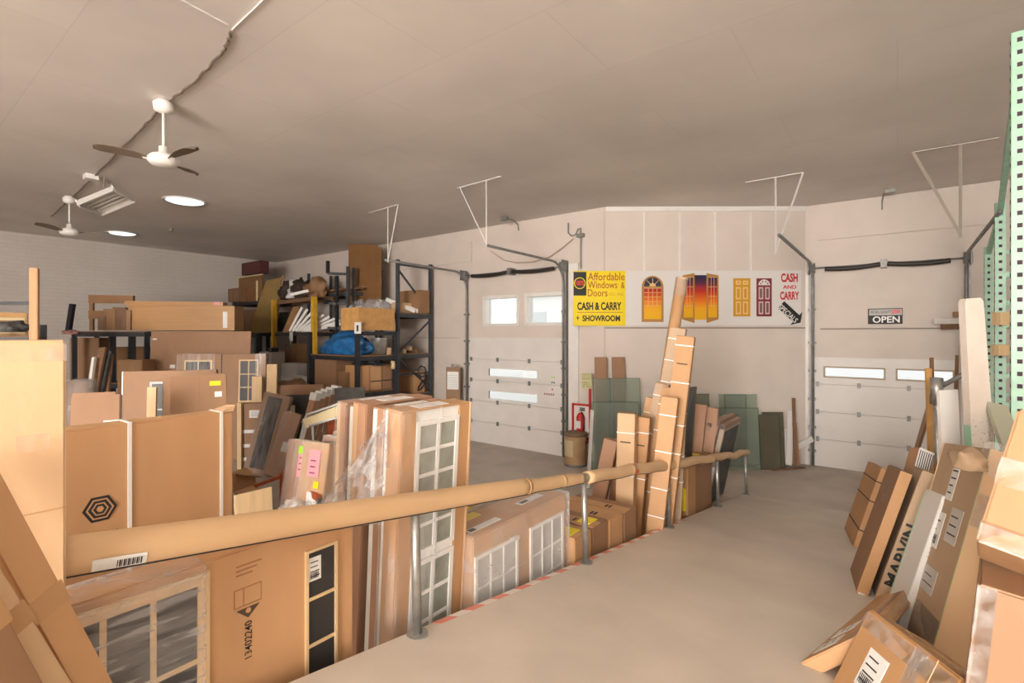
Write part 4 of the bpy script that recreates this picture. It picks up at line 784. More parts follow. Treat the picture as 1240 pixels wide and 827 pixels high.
stick('grey_plank', 'grey-green plank leaning between the rack uprights', 'plank', D(1232, 560, 3.6), D(1206, 490, 3.9), .03, .14, mat('greygreen_plank', (.36, .36, .27), .7))
# wooden blocks on the wall near the second door
for i, (x0, y0, x1, y1, m) in enumerate(((1133, 389, 1166, 389, WHITE), (1141, 396, 1168, 395, WOODD), (1155, 381, 1192, 380, CBB))):
    stick('wood_block', ('pale split wood block', 'dark wood block', 'brown wood block')[i]+' sticking out by the door track above the second garage door', 'block', Yp(x0, y0, YF-.4+.05*i), Yp(x1, y1, YF-.1), .07, .1, m)

# ------------------------------------------------------------------ green pallet rack
def upright(parent, p, zt, w=.085, name='upright', holes=None):
    f = box(name, p.x-w/2, p.x+w/2, p.y-.035, p.y+.035, ramp_z(p.y), zt, MINT, parent)
    z = ramp_z(p.y)+.3; B = []; 
    while z < zt-.08: B.append((p.x-w*.16, p.x+w*.16, p.y-.037, p.y-.034, z, z+.035)); B.append((p.x-w/2-.002, p.x-w/2+.001, p.y-.012, p.y+.012, z, z+.035)); z += .1
    for b in B[::2]: pass
    tagit(boxes('slots', B, mat('slot_dark', (.06, .03, .05), .8), f), None, None, None, 'stuff'); return f
rk = root('pallet_rack', 'mint green perforated pallet rack standing at the right of the ramp', 'rack', (0.9, 6, ramp_z(6)))
rk.matrix_basis = Matrix.Identity(4)
pA = D(1234, 405, 4.1); pB = D(1211, 405, 6.4); pC = D(1197, 405, 7.5)
upright(rk, pA, 5.25, .10); upright(rk, pB, 4.47, .10); upright(rk, pC, 4.1, .09)
pA2 = pA+Vector((.95, 0, 0)); upright(rk, pA2, 5.25, .1)
pB2 = pB+Vector((.95, 0, 0)); upright(rk, pB2, 4.47, .1); pC2 = pC+Vector((.95, 0, 0)); upright(rk, pC2, 4.1, .1)
for p, q, zt in ((pA, pA2, 5.1), (pB, pB2, 4.4), (pC, pC2, 4.0)):
    z = 1.6; k = 0
    while z < zt-.3:
        bar('frame_brace', (p.x, p.y, z), (q.x, q.y, z+.0 if k % 2 else z+.55), .03, .05, MINT, rk); z += .32; k += 1
bar('beam', (pA.x, pA.y, 5.0), (pB.x, pB.y, 4.35), .05, .11, MINT, rk); bar('beam', (pB.x, pB.y, 4.35), (pC.x, pC.y, 4.02), .05, .08, MINT, rk)
for z in (2.2, 3.5): bar('beam', (pA2.x, pA2.y, z), (pB2.x, pB2.y, z), .05, .11, MINT, rk)
for i, (px, py) in enumerate(((1216, 386), (1213, 424))):
    c = D(px, py, 5.6+.5*i); stick('wood_block', ('upper', 'lower')[i]+' orange pine block wedged in the green rack', 'block', c-RT*.09, c+RT*.16, .1, .13 if i else .14, WOOD)

# ------------------------------------------------------------------ lower floor, left: cartons and glazed packs
def packV(name, label, L, R, T, m, z0=0, ang=0, cat='box', tape=False, group=None, bevel=.008):
    """upright pack: L = (px, py, depth) and R = (px, depth) are its top front corners; stands at height z0, tilted back by ang"""
    a = D(L[0], L[1], L[2]); b = D(R[0], L[1], R[1]); zt = a.z; h = (zt-z0)/math.cos(math.radians(ang)); X = (b-a); X.z = 0; X.normalize(); n = UP.cross(X)
    off = n*(-(zt-z0)*math.tan(math.radians(ang))); a = a+off; b = b+off; a.z = b.z = z0
    r, w = carton(name, label, a, b, h, T, m, ang, cat, group, tape, bevel); return r, w, h
r, w, h = packV('flat_carton', 'plain brown carton with a white sticker behind the strapped carton', (86, 480, 5.2), (146, 5.4), .12, CBB, ang=6)
label_(r, w/2-.14, w/2-.01, h-.37, h-.27, PAPER); box('top_flap', -w/2, w/2-.05, .04, .1, h, h+.03, CBB, r)
r, w, h = packV('door_pack', 'wrapped glazed door pack with white edges behind the strapped carton', (149, 450, 6.9), (262, 7.3), .16, CBB, ang=3, cat='door pack')
lites(r, -w/2+.34, -w/2+.86, h-1.25, h-.18, 3, 3, -.004, .03, .02, mat('grey_frame', (.4, .42, .42), .4), DGLASS)
box('white_edge', -w/2-.012, -w/2, 0, .16, 0, h, VINYL, r); box('maroon_edge', -w/2-.016, -w/2-.012, .04, .07, 0, h, mat('maroon_tape', (.2, .03, .05), .5), r); box('brown_board', -w/2+.03, -w/2+.28, -.004, 0, .1, h-.2, CBB, r)
r, w, h = packV('wood_batten', 'pine batten with knots standing before the wrapped door pack', (178, 469, 6.4), (189, 6.42), .04, WOOD, ang=2, cat='batten', bevel=0)
r, w, h = packV('flat_carton', 'large brown flat carton standing behind the yellow-stickered one', (197, 454, 6.55), (272, 6.85), .06, CBB, ang=5)
r, w, h = packV('flat_carton', 'brown flat carton with yellow and white stickers', (206, 456, 6.4), (275, 6.75), .05, CBB, ang=5)
box('centre_crease', -.004, .004, -.002, 0, 0, h, CBD, r); box('yellow_sticker', w*.18, w*.38, -.003, 0, h-.14, h-.08, YEL, r); label_(r, w*.27, w*.40, h-.29, h-.22, PAPER)
r, w, h = packV('door_pack', 'long cardboard door pack with two glazed grids behind the flat cartons', (215, 429, 11.2), (322, 11.5), .2, CBB, ang=3, cat='door pack')
box('centre_strap', -.02, .0, -.006, 0, 0, h, PRINT, r); lites(r, w*.21, w*.40, h-1.05, h-.16, 2, 3, -.004, .03, .02, WOOD, DGLASS); lites(r, -w*.40, -w*.13, h-.40, h-.17, 2, 1, -.004, .04, .03, WOOD, DGLASS)
label_(r, w*.31, w*.37, h-.3, h-.2, YEL); label_(r, w*.32, w*.37, h-.46, h-.38, PAPER); shell(r, -w/2-.01, -w*.08, -.02, .21, h-.6, h+.01, WRAP); shell(r, w*.38, w/2+.012, -.02, .21, .3, h+.01, WRAP)
for (px, py, pr_, lb) in ((305, 456, 317, 'pine batten leaning before the glazed grid pack'), (323, 441, 335, 'pine batten with a grey face behind the labelled brown carton')):
    packV('wood_batten', lb, (px, py, 11.1), (pr_, 11.1), .04, WOOD, ang=1, cat='batten', bevel=0)
r, w, h = packV('cardboard_sheet', 'big plain cardboard sheet leaning on the table rack', (183, 401, 11.7), (304, 12.0), .05, CBB, ang=5, cat='sheet')
label_(r, -w*.30, -w*.25, h-.86, h-.78, PAPER); label_(r, -w*.48, -w*.44, h-.2, h-.17, PAPER)
# table rack with long oak carton
def rackframe(name, label, pts, zt, levels, m=BLACK, deck=WOODD, pw=.09, cat='rack'):
    """pts: front-left, front-right, back-right, back-left in plan"""
    r = root(name, label, cat, Vector((pts[0][0], pts[0][1], 0))); pts = [Vector((p[0], p[1], 0)) for p in pts]
    for p in pts: bar('post', p, p+UP*zt, pw, pw, m, r)
    for z in levels:
        for i in range(4): bar('beam', pts[i]+UP*z, pts[(i+1) % 4]+UP*z, .05, .10, m, r)
        V = [p+UP*(z+.05) for p in pts]; raw('deck', V+[v+UP*.025 for v in V], BF, deck, r, world=True)
    return r
p1, p2 = D(90, 405, 11.6), D(178, 405, 11.9); bk = (UP.cross((p2-p1).normalized()))*.85
rackframe('table_rack', 'black steel table rack carrying the long oak carton', [p1, p2, p2+bk, p1+bk], 2.86, [2.80, 1.6])
for px in (136, 160): q = D(px, 405, 11.9); q.z = 0; tagit(bar('rack_post', q, q+UP*2.78, .12, .12, BLACK), 'thick black steel post under the table rack, '+('with the hanging clip' if px == 136 else 'behind the leaning planks'), 'post')
p3, p4 = D(186, 405, 12.8), D(292, 405, 13.0); bk2 = (UP.cross((p4-p3).normalized()))*1.0
rackframe('table_rack', 'black steel table rack behind the big cardboard sheet', [p3, p4, p4+bk2, p3+bk2], 2.84, [2.78])
r, w, h = packV('long_carton', 'long orange-brown oak carton lying on the table racks', (155, 369, 12.0), (284, 12.5), .75, OAK, z0=2.9)
box('top_lip', -w/2-.06, w/2-.25, -.03, .3, h-.01, h+.09, OAK, r); box('white_sticker', w/2-.26, w/2-.16, -.004, 0, .06, .46, PAPER, r); box('pink_tag', w*.3, w*.36, -.035, .0, h+.02, h+.09, PINK, r)
for i, (px, pr_, t) in enumerate(((118, 128, 380), (125, 140, 371), (136, 152, 369), (150, 158, 372))):
    packV('board_stack', ('small brown', 'grey-brown', 'dark brown', 'narrow tan')[i]+' bundle of boards on end beside the long oak carton', (px, t+3, 11.75+.05*i), (pr_, 11.8+.05*i), .3, (WOODD, CBD, WOODD, CBB)[i], z0=2.9, cat='board bundle')
a = D(107, 357, 12.2); b = D(161, 357, 12.4)
M, W = frame_of(Vector((a.x, a.y, 2.9)), Vector((b.x, b.y, 2.9))); r = root('crate_frame', 'open wooden crate frame with two slats on the table rack', 'crate', M); hh = a.z-2.9
for z0, z1 in ((hh-.2, hh), (hh-.58, hh-.38)): box('slat', -W/2, W/2, 0, .03, z0, z1, HARD, r)
for x in (-W/2, W/2-.08): box('crate_post', x, x+.08, .03, .1, 0, hh, HARD, r)
stick('black_pipe', 'black square tube leaning up from the table rack', 'pipe', D(82.5, 404, 11.9), D(88, 368, 11.9), .09, .09, BLACK)
tagit(crumple('striped_rag', 'red and white striped rag on the edge of the table rack', 'rag', D(86, 405, 11.6), .22, .15, .1, mat('rag', (.4, .2, .17), .8, var=.8, vscale=14), 5, .4, 3), None, None)
# under the table
r, w, h = packV('brown_box', 'brown box under the table rack next to the tall pale carton', (84, 409, 12.0), (120, 12.1), .5, CBB, z0=1.68)
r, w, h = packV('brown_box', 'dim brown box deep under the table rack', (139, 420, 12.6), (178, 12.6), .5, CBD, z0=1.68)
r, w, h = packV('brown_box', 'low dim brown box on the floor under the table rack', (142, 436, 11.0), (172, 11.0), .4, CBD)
for i, (bx_, tx, d_, m) in enumerate(((113, 125, 9.4, WOODD), (119, 131, 9.5, GREYC), (128, 133, 9.6, WOODD), (107, 114, 9.2, WHITE))):
    P = D(bx_, 480, d_); Q = D(tx, 421+4*i, d_+.3); dr = (Q-P).normalized(); P = P-dr*(P.z/dr.z); stick('plank', ('dark brown', 'grey', 'short brown', 'thin white')[i]+' plank leaning against the table rack', 'plank', P, Q, .05, .12 if i < 3 else .05, m)
q = D(98, 500, 8.4); q.z = 0; r = root('wrapped_roll', 'brown film-wrapped roll standing behind the plain brown carton', 'roll', q); lathe('roll', [(.22, 0), (.23, .02), (.24, 1.0), (.2, 2.02), (.1, 2.05)], WOODD, r, 20); lathe('film', [(.235, .05), (.25, .1), (.255, 1.0), (.215, 2.04), (.1, 2.07)], WRAPH, r, 20); 
# far left: shelf with framed window, timber post
p1, p2 = D(-30, 405, 8.2), D(40, 405, 8.6); bk = UP.cross((p2-p1).normalized())*1.0
r = rackframe('low_shelf', 'grey shelf rack carrying a framed window by the timber post', [p1, p2, p2+bk, p1+bk], 2.98, [2.7], STEEL, CBB)
tagit(bar('rack_rail', D(-30, 367, 8.9), D(36, 367, 9.2), .05, .06, BLACK), 'black rail running above the framed window', 'rail')
bar('rail_stand', Vector((0, 0, 0)), Vector((0, 0, 1)), .01, .01, BLACK) if False else None
r, w, h = packV('framed_window', 'small cream framed window lying upright on the grey shelf', (-12, 378, 8.8), (33, 9.1), .12, PLY, z0=2.78, cat='window')
lites(r, -w/2+.08, w/2-.08, .08, h-.14, 1, 1, -.004, .05, .02, CREAM, HARD)
tagit(crumple('packing_film', 'crumpled grey packing film on the grey shelf', 'film', D(14, 402, 8.4), .35, .2, .16, GREYC, 8, .45, 3), None, None)
r, w, h = packV('timber_post', 'upright pale timber post standing behind the tall carton', (35, 324, 7.6), (45.5, 7.65), .12, mat('fresh_timber', (.66, .37, .18), .55, var=.1, stretch=(5, 5, .5)), cat='timber')

# ------------------------------------------------------------------ middle group on the lower floor
r, w, h = packV('labelled_carton', 'brown carton with a white label and white strap strips', (291, 489, 10.6), (327, 10.7), .2, CBB)
label_(r, -w*.2, w*.28, h-.3, h-.14, PAPER, lines=3)
for z in (h-.62, h-.92, h-1.2):
    if z > 0: box('white_strap', -w*.42, w*.36, -.003, 0, z, z+.07, PAPER, r)
packV('wood_batten', 'thin pine batten at the left edge of the labelled brown carton', (287, 488, 10.5), (292, 10.5), .05, WOOD, ang=0, cat='batten', bevel=0)
def tilted(name, label, B, Tt, wpx, T, m, d, cat, face=None, group=None):
    """flat pack tipped sideways: foot pixel B, head pixel Tt, apparent width wpx at depth d"""
    P = D(*B, d); Q = D(*Tt, d+.15); dr = (Q-P).normalized(); P = P-dr*(P.z/dr.z); wd_ = wpx*d/F
    r, Wd, Th, L = slant(name, label, P, Q, RT*wd_/2, FW*T/2, m, None, cat=cat, group=group); return r, Wd, Th, L
r, Wd, Th, L = tilted('door_pack', 'dark glazed door pack with brown edges leaning sideways before the labelled carton', (318, 552), (338, 478), 34, .12, CBB, 10.2, 'door pack')
box('dark_glass', -Wd+.1, Wd-.16, -Th-.004, -Th, .1, L-.06, DGLASS, r); box('film', -Wd-.006, Wd+.006, -Th-.012, Th+.006, .02, L+.01, WRAP, r)
r, Wd, Th, L = tilted('door_pack', 'second brown-edged glazed pack leaning beside the dark one', (338, 556), (356, 500), 22, .12, CBP, 10.0, 'door pack'); box('film', -Wd-.006, Wd+.006, -Th-.012, Th+.006, .02, L+.01, WRAP, r); label_(r, .0, Wd*.7, L*.4, L*.55, PAPER, y=-Th-.015)
r, w, h = packV('window_pack', 'large black-faced window pack with brown rim standing behind the glazed packs', (325, 467, 11.2), (392, 11.5), .2, CBB, ang=4, cat='window pack')
box('black_face', -w/2+.1, w/2-.05, -.006, 0, .2, h-.22, mat('black_face', (.02, .02, .02), .3), r); box('cream_tag', -w*.22, -w*.02, -.01, -.006, h-.68, h-.45, CREAM, r)
for i in range(5):
    r, Wd, Th, L = tilted('thin_pack', ('first', 'second', 'third', 'fourth', 'last')[i]+' white-capped thin pack in the row counted from the glazed packs', (364+8*i, 548-5*i), (383+6.2*i, 476-2.2*i), 7.5, .26, CBP, 9.9+.25*i, 'window pack', group='row of five white-capped thin packs')
    box('white_cap', -Wd-.004, Wd+.004, -Th-.004, Th, L-.14, L+.005, PAPER, r); box('white_sticker', -Wd*.8, Wd*.8, -Th-.003, -Th, L*.45, L*.62, PAPER, r)
packV('dark_board', 'dark grey board standing behind the folding frame', (405, 470, 10.6), (442, 10.8), .06, GREYC, ang=5, cat='board')
# folding frame
r = root('folding_sawhorse', 'light grey folding metal sawhorse with a cream board', 'sawhorse', Zp(392, 585, 0)); d_ = 9.0
LG = mat('light_grey_metal', (.55, .57, .56), .4, metal=.3)
pipe('top_rail', [D(366, 512, d_), D(372, 502, d_), D(416, 487, d_), D(419, 493, d_)], .022, LG, r, 8); pipe('lower_rail', [D(374, 516, d_-.1), D(421, 502, d_-.1)], .02, LG, r, 8)
for a, b in (((368, 508), (358, 585)), ((378, 508), (382, 590)), ((418, 492), (404, 585)), ((410, 508), (424, 580))):
    P = D(*a, d_); Q = D(*b, d_); Q.z = 0; pipe('leg', [P, Q], .02, LG, r, 8)
bar('cream_board', D(369, 513, d_-.03), D(418, 494, d_-.03), .03, .17, CREAM, r)
P = D(402, 505, 9.6); Q = P.copy(); Q.z = 0; tagit(bar('orange_post', P, Q, .12, .1, ORANGE), 'orange steel post behind the folding sawhorse', 'post')
# wrapped window packs with coloured stickers
for i, (pl, pr_, py, pyr, d_, st_) in enumerate(((350, 378, 532, 0, 8.1, 'green'), (368, 399, 535, 0, 7.75, 'pink'), (392, 410, 527, 0, 8.15, None), (404, 424, 522, 0, 8.5, None))):
    r, w, h = packV('window_pack', ('wrapped window pack with green and pink stickers', 'wrapped window pack with a pink sticker and yellow dot', 'wrapped brown window pack behind the pink-stickered one', 'wrapped brown window pack nearest the plastic film')[i], (pl, py, d_+.1), (pr_, d_-.1), .20, CBP if i != 1 else CB, ang=10, cat='window pack')
    box('cream_top', -w/2+.03, w/2-.03, .03, .18, h, h+.01, CREAM if i < 2 else PAPER, r); shell(r, -w/2-.01, w/2+.01, -.015, .21, .02, h+.015, WRAP)
    if i == 0: box('green_sticker', w*.02, w*.42, -.02, -.015, h-.2, h-.08, GREEN, r); pk = box('pink_sticker', w*.05, w*.45, -.02, -.015, h-.55, h-.2, PINK, r)
    if i == 1: pk = box('pink_sticker', -w*.2, w*.25, -.02, -.015, h-.5, h-.1, PINK, r); box('yellow_dot', w*.1, w*.3, -.02, -.015, h-.66, h-.56, YEL, r); box('white_sticker', -w*.1, w*.4, -.02, -.015, h-.95, h-.72, PAPER, r)
    if i < 2: boxes('scrawl', [(w*(.1 if i == 0 else -.1), w*(.3 if i == 0 else .1), -.022, -.02, h-.45+.09*k, h-.43+.09*k) for k in range(3)], mat('purple_ink', (.25, .05, .12), .6), pk)
# orange cart frame
r = root('orange_cart_frame', 'low rusty orange steel frame on the floor by the plastic film', 'frame', Zp(343, 606, 0)); d_ = 8.3
P = Zp(343, 606, .0); hgt = .47
A1 = Zp(343, 606, 0); A2 = Zp(305, 612, 0); A3 = Zp(386, 634, 0); A4 = Zp(358, 600, 0)
bar('post', A1, A1+UP*hgt, .09, .07, ORANGE, r); bar('post', A4, A4+UP*(hgt*.85), .06, .06, ORANGE, r); bar('top_bar', A1+UP*hgt, A3+UP*(hgt*.8), .06, .09, ORANGE, r); bar('post', A3, A3+UP*hgt*.8, .05, .05, TRACK, r)
bar('side_bar', A1+UP*(hgt-.05), A2+UP*.3, .05, .05, ORANGE, r); bar('brace', A1+UP*.35, A4+UP*.02, .03, .03, ORANGE, r); bar('post', A2, A2+UP*.3, .05, .05, ORANGE, r); bar('cross_bar', A4+UP*.3, A3+UP*.3, .03, .04, ORANGE, r)
tagit(crumple('plastic_film_heap', 'heap of crumpled clear plastic film before the orange frame', 'film', Zp(362, 640, 0), .42, .3, .34, LOOSE, 2, .5, 4), None, None, None, 'stuff')
packV('plywood_offcut', 'pale plywood offcut standing behind the thick tube', (284, 600, 5.2), (329, 5.5), .02, WOOD, ang=4, cat='board', bevel=0)
for i, (px, py, d_) in enumerate(((292, 580, 7.6), (300, 596, 7.0))):
    q = Zp(px, py+30, .0); r = root('folded_carton', ('upper', 'lower')[i]+' folded tan carton scrap behind the plywood offcut', 'scrap', q); hh = .55 if i == 0 else .42
    V = [(-.25, -.15, 0), (.2, -.2, 0), (.25, .2, 0), (-.2, .2, 0), (-.2, -.1, hh*.9), (.16, -.16, hh), (.2, .14, hh*.8), (-.16, .16, hh)]; raw('body', V, BF, CB, r)
    raw('flap', [(.16, -.16, hh), (.2, .14, hh*.8), (.36, .16, hh*.86), (.33, -.12, hh*.98), (.16, -.16, hh+.01), (.2, .14, hh*.8+.01), (.36, .16, hh*.86+.01), (.33, -.12, hh*.98+.01)], BF, CBB, r); boxes('strap', [(-.02, .0, -.21, -.2, 0, hh)], VINYL, r)

# ------------------------------------------------------------------ shelving along the back wall
def fr4(x0, x1, y0, y1): return [(x0, y0), (x1, y0), (x1, y1), (x0, y1)]
ra = rackframe('shelf_rack', 'tall dark grey shelving rack with braced end frame by the garage door', fr4(-12.45, -10.3, 8.6, 9.75), 4.74, [3.30, 2.22, 1.15], STEEL, CBB, .08)
inv = ra.matrix_basis.inverted()
for z0, z1 in ((4.62, 4.62), (4.5, 3.4), (2.3, 3.2), (2.2, 1.3), (1.75, 1.75), (1.0, .2)): bar('end_brace', (-10.3, 8.6, z0), (-10.3, 9.75, z1), .03, .05, STEEL, ra)
rc = rackframe('shelf_rack', 'black shelving rack with yellow posts piled with trims and panels', fr4(-15.8, -13.5, 8.2, 8.85), 2.95, [2.80, 1.5], BLACK, WOODD, .1)
for x in (-15.8, -13.5): bar('yellow_post', (x, 8.18, 2.2), (x, 8.18, 3.9), .13, .12, YELP, rc)
bar('upper_rail', (-15.8, 8.25, 3.80), (-13.5, 8.25, 3.85), .05, .09, WOODD, rc); bar('upper_rail', (-15.8, 8.8, 3.80), (-13.5, 8.8, 3.85), .05, .09, WOODD, rc)
V = [Vector(p) for p in ((-15.7, 8.25, 3.84), (-13.5, 8.25, 3.90), (-13.5, 8.82, 3.90), (-15.7, 8.82, 3.84))]; raw('deck', V+[v+UP*.03 for v in V], BF, WOODD, rc, world=True)
rb2 = rackframe('shelf_rack', 'black shelving rack at the corner of the block wall', fr4(-18.6, -16.75, 8.2, 9.4), 4.0, [2.8, 1.5, 3.85], BLACK, WOODD, .1)
rd = rackframe('steel_bench', 'black steel bench rack with the blue tarp on its shelf', fr4(-11.75, -9.78, 7.0, 8.08), 2.86, [2.24, 1.40], BLACK, HARD, .09)
bar('top_beam', (-9.78, 7.0, 2.82), (-9.78, 8.08, 2.82), .06, .09, BLACK, rd)
# cantilever arm stand
r = root('cantilever_stand', 'black cantilever arm stand beside the tall brown hardboard sheet', 'stand', (-13.0, 8.6, 0)); a = D(408, 405, 14.6); a.z = 0
bar('column', a, a+UP*4.5, .08, .08, BLACK, r)
for y0 in (332, 368, 398): bar('arm', D(397, y0-1, 14.6), D(420, y0, 14.6), .07, .07, BLACK, r); 
bar('arm_tip', D(397, 331, 14.6), D(397, 316, 14.6), .08, .08, BLACK, r); bar('arm_tip', D(396, 368, 14.6), D(396, 363, 14.6), .15, .15, BLACK, r)
# goods on the tall rack
def yface(name, label, pl, pr_, pt, y, T, m, z0, cat='box', tape=False, h=None):
    a, b = Yp(pl, pt, y), Yp(pr_, pt, y); zt = (a.z+b.z)/2; a.z = b.z = z0; r, w = carton(name, label, a, b, h or zt-z0, T, m, 0, cat, None, tape); return r, w, (h or zt-z0)
r, w, h = yface('hardboard_sheet', 'tall brown hardboard sheet with a clipped corner standing on the shelf', 422, 461, 296, 9.2, .03, HARD, 3.4, 'sheet')
bpy.data.objects.remove([c for c in r.children if c.name.startswith('body')][0]); prism('sheet', [(-w/2, 0), (w/2, 0), (w/2, h-.25), (w/2-.25, h-.05), (-w/2, h+.1)], 0, .03, HARD, r)
for i, (px, w_) in enumerate(((432, .4), (448, .5), (462, .35))): q = Yp(px, 380, 8.85); crumple('film_bundle', ('left', 'middle', 'right')[i] and ('loose grey film bundle beside the hardboard sheet', 'largest loose grey film bundle on the upper shelf', 'loose grey film bundle next to the white carton end')[i], 'film', (q.x, 8.9, 3.38), w_, .25, .35, LOOSE if i != 1 else WRAPH, 11+i, .45, 3)
yface('white_carton', 'pale carton end on the upper shelf beside the film bundles', 474, 481, 366, 8.7, .5, CBL, 3.38)
yface('brown_carton', 'brown carton on the upper shelf behind the white trims', 479, 507, 352, 9.2, .4, CBD, 3.38)
for i in range(4): stick('white_trim', 'white trim offcut lying on the upper shelf of the tall rack', 'trim', (-10.95+.08*i, 8.75+.08*i, 3.75-.06*i), (-10.2, 9.1+.12*i, 3.42), .04, .1, WHITE, 'white trims on the tall rack shelf')
for i in range(3): stick('wood_billet', ('cream', 'tan', 'dark brown')[i]+' billet lying on the middle shelf of the tall rack', 'billet', (-10.9, 8.75+.2*i, 2.36+.07*(i % 2)), (-10.25, 8.8+.2*i, 2.36+.07*(i % 2)), .1, .1, (CREAM, CBL, WOODD)[i], 'billets on the tall rack shelf')
# on the bench rack
r, w = carton('plywood_box', 'orange plywood box sitting on top of the bench rack', Vector((-9.76, 7.02, 2.9)), Vector((-9.76, 8.06, 2.9)), .52, .7, PLY, cat='box', tape=False); box('bottom_rail', -w/2, w/2, -.02, 0, 0, .2, PLY, r)
q = D(430.5, 405, 11.35); r, w = carton('number_sign', 'white card with a black numeral on the bench rack corner', Yp(429, 404, 6.93), Yp(437, 404, 6.93), .26, .01, PAPER, cat='sign', tape=False); text('1', -w*.14, w*.14, .05, .19, PRINT, r, -.003, .02)
crumple('blue_tarp', 'rolled blue plastic tarp on the bench rack shelf', 'tarp', (-10.85, 7.45, 2.31), .80, .36, .50, BLUE, 4, .28, 4)
r = root('bucket', 'grey metal bucket on the bench rack shelf under the plywood box', 'bucket', (-9.95, 7.75, 2.32)); lathe('pail', [(.17, 0), (.2, .38), (.205, .4), (.19, .4)], GALV, r, 20)
yface('pale_block', 'pale tan block on the bench rack shelf', 451, 466, 421, 7.8, .2, CBL, 2.315); box_ = yface('brown_board_box', 'brown flat box behind the pale block', 438, 452, 418, 7.6, .3, CBB, 2.32)
for i, (y0, y1, m, lb) in enumerate(((7.06, 7.38, CBO, 'orange-brown carton at the corner of'), (7.40, 7.72, CB, 'taped tan carton in the middle of'), (7.74, 8.04, CBB, 'brown carton at the wall end of'))):
    carton('shelf_carton', lb+' the lower bench shelf', Vector((-9.84, y0, 1.48)), Vector((-9.84, y1, 1.48)), .60, .5, m)
    box('dark_strap', -(y1-y0)/2, (y1-y0)/2, -.003, 0, .2, .225, PRINT, C.objects[[o.name for o in C.objects if o.name.startswith('shelf_carton')][-1]]) if i else None
yface('shelf_carton', 'dark brown carton on the lower bench shelf beside the big brown one', 409, 424, 450, 7.06, .4, CBD, 1.48, 'box', True)
yface('shelf_carton', 'single tan carton on the lower shelf of the tall rack by the cable loops', 479, 501, 449, 9.15, .4, CB, 1.23, 'box', True)
yface('shelf_carton', 'big brown carton under the blue tarp', 381, 407, 434, 7.1, .5, CBB, 1.48, 'box', True)
q = Xp(476, 442, -9.70); M = Matrix.Translation(q) @ Matrix.Rotation(math.pi/2, 4, 'X') @ Matrix.Rotation(-.5, 4, 'Y'); r = root('hose_reel', 'round cream hose reel hanging on the bench rack post', 'reel', M); lathe('flange', [(.1, -.03), (.105, 0), (.105, .03), (.1, .05)], CREAM, r, 20); lathe('hub', [(.03, .05), (.03, .07)], WOODD, r, 12)
crumple('dark_cloth', 'dark tangled straps heaped on the lower shelf cartons', 'straps', (-10.2, 7.6, 2.06), .5, .2, .16, BLACK, 6, .6, 3)
for i in range(2): pts = [Xp(511+5*math.cos(t*.9+i), 450+16*i+7*math.sin(t*.9), -10.26) for t in range(8)]; tagit(pipe('cable_loop', pts, .02, BLACK, None, 6), ('upper', 'lower')[i]+' black cable loop hanging on the tall rack end frame', 'cable')
# goods on the yellow-post rack
r, w, h = yface('framed_panel', 'framed brown panel lying high by the block wall', 289, 317, 335, 8.25, .06, mat('brown_panel', (.22, .10, .03), .4, var=.2), 3.93, 'panel'); boxes('pale_frame', [(-w/2-.03, -w/2, -.02, .05, 0, h), (-w/2, w/2, -.02, .05, h, h+.04), (w*.28, w*.34, -.02, .0, 0, h*.8)], CREAM, r)
yface('dark_red_box', 'dark red box on top of the framed brown panel', 292.5, 315, 317, 8.25, .3, mat('dark_red_box', (.10, .025, .025), .7, var=.4, vscale=12), Yp(300, 334, 8.25).z+.045)
yface('grey_box', 'grey-brown box end beside the framed panel', 276, 290, 349, 8.0, .6, WOODD, 3.93)
P = [D(300, 404, 16.35), D(330, 402, 16.35), D(341, 336, 16.45), D(322, 340, 16.45)]; tagit(raw('olive_panel', P+[p+FW*.05 for p in P], BF, OLIVE), 'olive-brown panel leaning sideways on the yellow-post rack', 'panel')
P = [D(331, 402, 16.36), D(334, 402, 16.36), D(344, 335, 16.45), D(342, 333, 16.45)]; tagit(raw('film_strip', P+[p+FW*.02 for p in P], BF, CBD), 'narrow brown edge strip beside the olive panel', 'strip')
yface('dark_board', 'dark brown board behind the olive panel', 283, 312, 375, 8.25, .05, WOODD, 2.9, 'board')
yface('grey_board', 'dark grey board behind the white trims', 336, 350, 378, 9.0, .05, GREYC, 2.9, 'board'); 
P = [D(342, 402, 15.1), D(352, 402, 15.1), D(363, 371, 15.3), D(355, 371, 15.3)]; tagit(raw('brown_plank', P+[p+FW*.04 for p in P], BF, HARD), 'brown plank leaning beside the white trims', 'plank')
for i in range(9):
    x0 = 351+3.4*i; stick('white_trim', 'white trim length leaning on the yellow-post rack', 'trim', D(x0, 401, 14.9+.03*i), D(x0+15+3.2*i, 372+2.3*i, 14.9+.03*i), .04, .07, WHITE, 'white trims on the yellow-post rack')
for i, (px, py, w_, m) in enumerate(((350, 352, .5, mat('dark_rag', (.05, .03, .025), .8)), (366, 350, .6, mat('dark_rag', (0, 0, 0))), (382, 352, .5, CBD), (360, 358, .4, WHITE))):
    q = Yp(px, py, 8.55); crumple('junk_heap', ('dark rag heap high by the corner', 'largest dark rag heap on the upper planks', 'brown scrap heap on the upper planks', 'pale scrap heap on the upper planks')[i], 'scrap', (q.x, 8.55, 3.93), w_*.8, .25, .5, m, 20+i, .5, 3)
up_ = rackframe('upper_shelf', 'grey upright shelf frame carrying dark planks above the white trims', fr4(-15.0, -12.6, 8.9, 9.7), 4.75, [4.0], STEEL, WOODD, .07)
for i in range(4): stick('long_plank', ('dark plank at the front of', 'lighter brown plank on', 'raised dark plank on', 'dark plank at the back of')[i]+' the grey upright shelf frame', 'plank', (-14.9, 8.95+.18*i, 4.12+.05*(i % 2)), (-12.3, 8.95+.18*i, 4.14+.05*(i % 2)), .16, .05, (WOODD, CBB, WOODD, WOODD)[i], 'planks on the upright shelf frame')
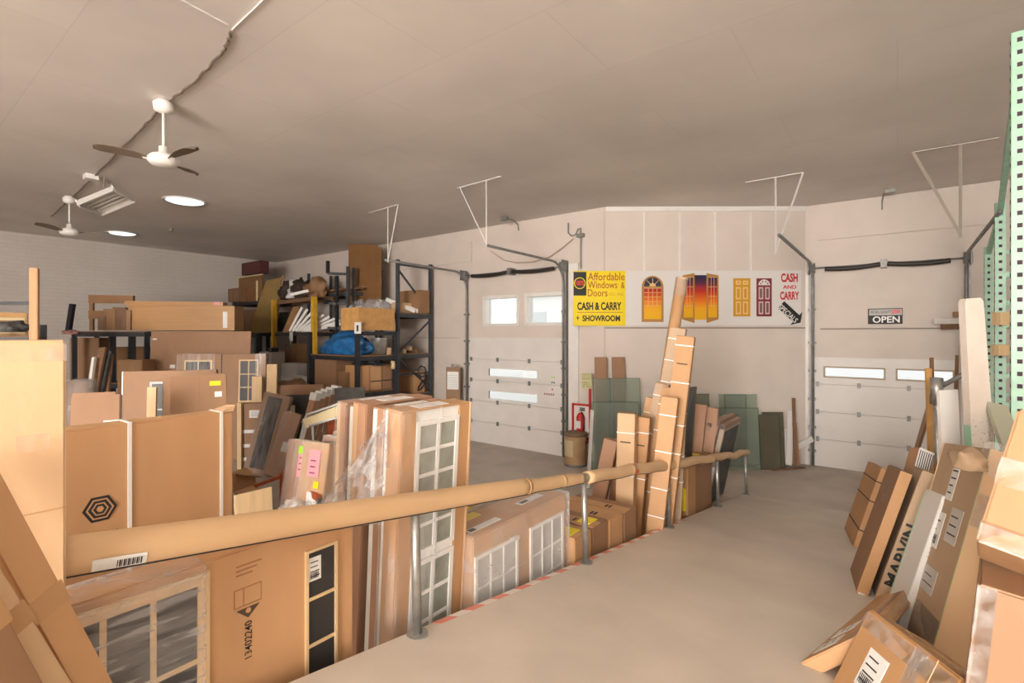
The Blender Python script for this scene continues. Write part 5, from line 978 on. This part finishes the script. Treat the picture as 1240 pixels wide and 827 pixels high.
stick('white_trim', 'long white trim crossing the planks on the upright shelf', 'trim', D(352, 357, 14.4), D(374, 352, 14.4), .06, .08, WHITE)
for i in range(2): q = D((312, 352)[i], 408, 14.9); carton('hanging_tag', ('paper tag hanging under the olive panel', 'paper tag hanging under the white trims')[i], Yp((310, 350.5)[i], 413, 8.13), Yp((314, 354.5)[i], 413, 8.13), .3, .004, PAPER, cat='tag', tape=False, bevel=0)
# under the yellow-post rack
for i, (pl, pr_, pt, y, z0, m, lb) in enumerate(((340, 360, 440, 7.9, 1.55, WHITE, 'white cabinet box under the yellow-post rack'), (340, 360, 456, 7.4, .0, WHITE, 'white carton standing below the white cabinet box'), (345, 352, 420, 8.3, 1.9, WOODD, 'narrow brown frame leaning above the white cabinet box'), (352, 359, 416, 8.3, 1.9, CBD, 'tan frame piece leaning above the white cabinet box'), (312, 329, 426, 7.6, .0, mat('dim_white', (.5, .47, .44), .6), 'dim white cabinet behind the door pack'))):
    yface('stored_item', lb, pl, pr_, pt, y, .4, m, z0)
q = D(331, 405, 15.2); q.z = 0; tagit(bar('post_guard', q, q+UP*2.4, .22, .2, BLACK), 'black guard at the foot of the left yellow post', 'guard')
tagit(crumple('dark_bag', 'dark crumpled bag lying by the white cartons', 'bag', D(356, 470, 12.3), .45, .2, .2, WOODD, 31, .4, 3), None, None)
# small easel-like paper board by the garage door
a, b = Zp(541, 490, .9), Zp(557, 491, .9); a = D(540, 470, 13.2); b = D(557, 470, 13.1); zb = a.z; r, w = carton('clip_board', 'paper chart on a brown stand beside the garage door track', Vector((a.x, a.y, .75)), Vector((b.x, b.y, .75)), 1.2, .04, mat('brown_stand', (.30, .18, .10), .6), cat='board', tape=False)
box('paper', -w*.4, w*.4, -.006, 0, .62, 1.08, PAPER, r); boxes('leg', [(-w*.45, -w*.3, 0, .04, -.75, 0), (w*.3, w*.45, 0, .04, -.75, 0)], mat('brown_stand', (0, 0, 0)), r); boxes('clip', [(-.04, .04, -.03, .0, 1.18, 1.28)], TRACK, r); boxes('ruled_lines', [(-w*.35, w*.35, -.008, -.006, .68+.06*i, .685+.06*i) for i in range(6)], CON, r)
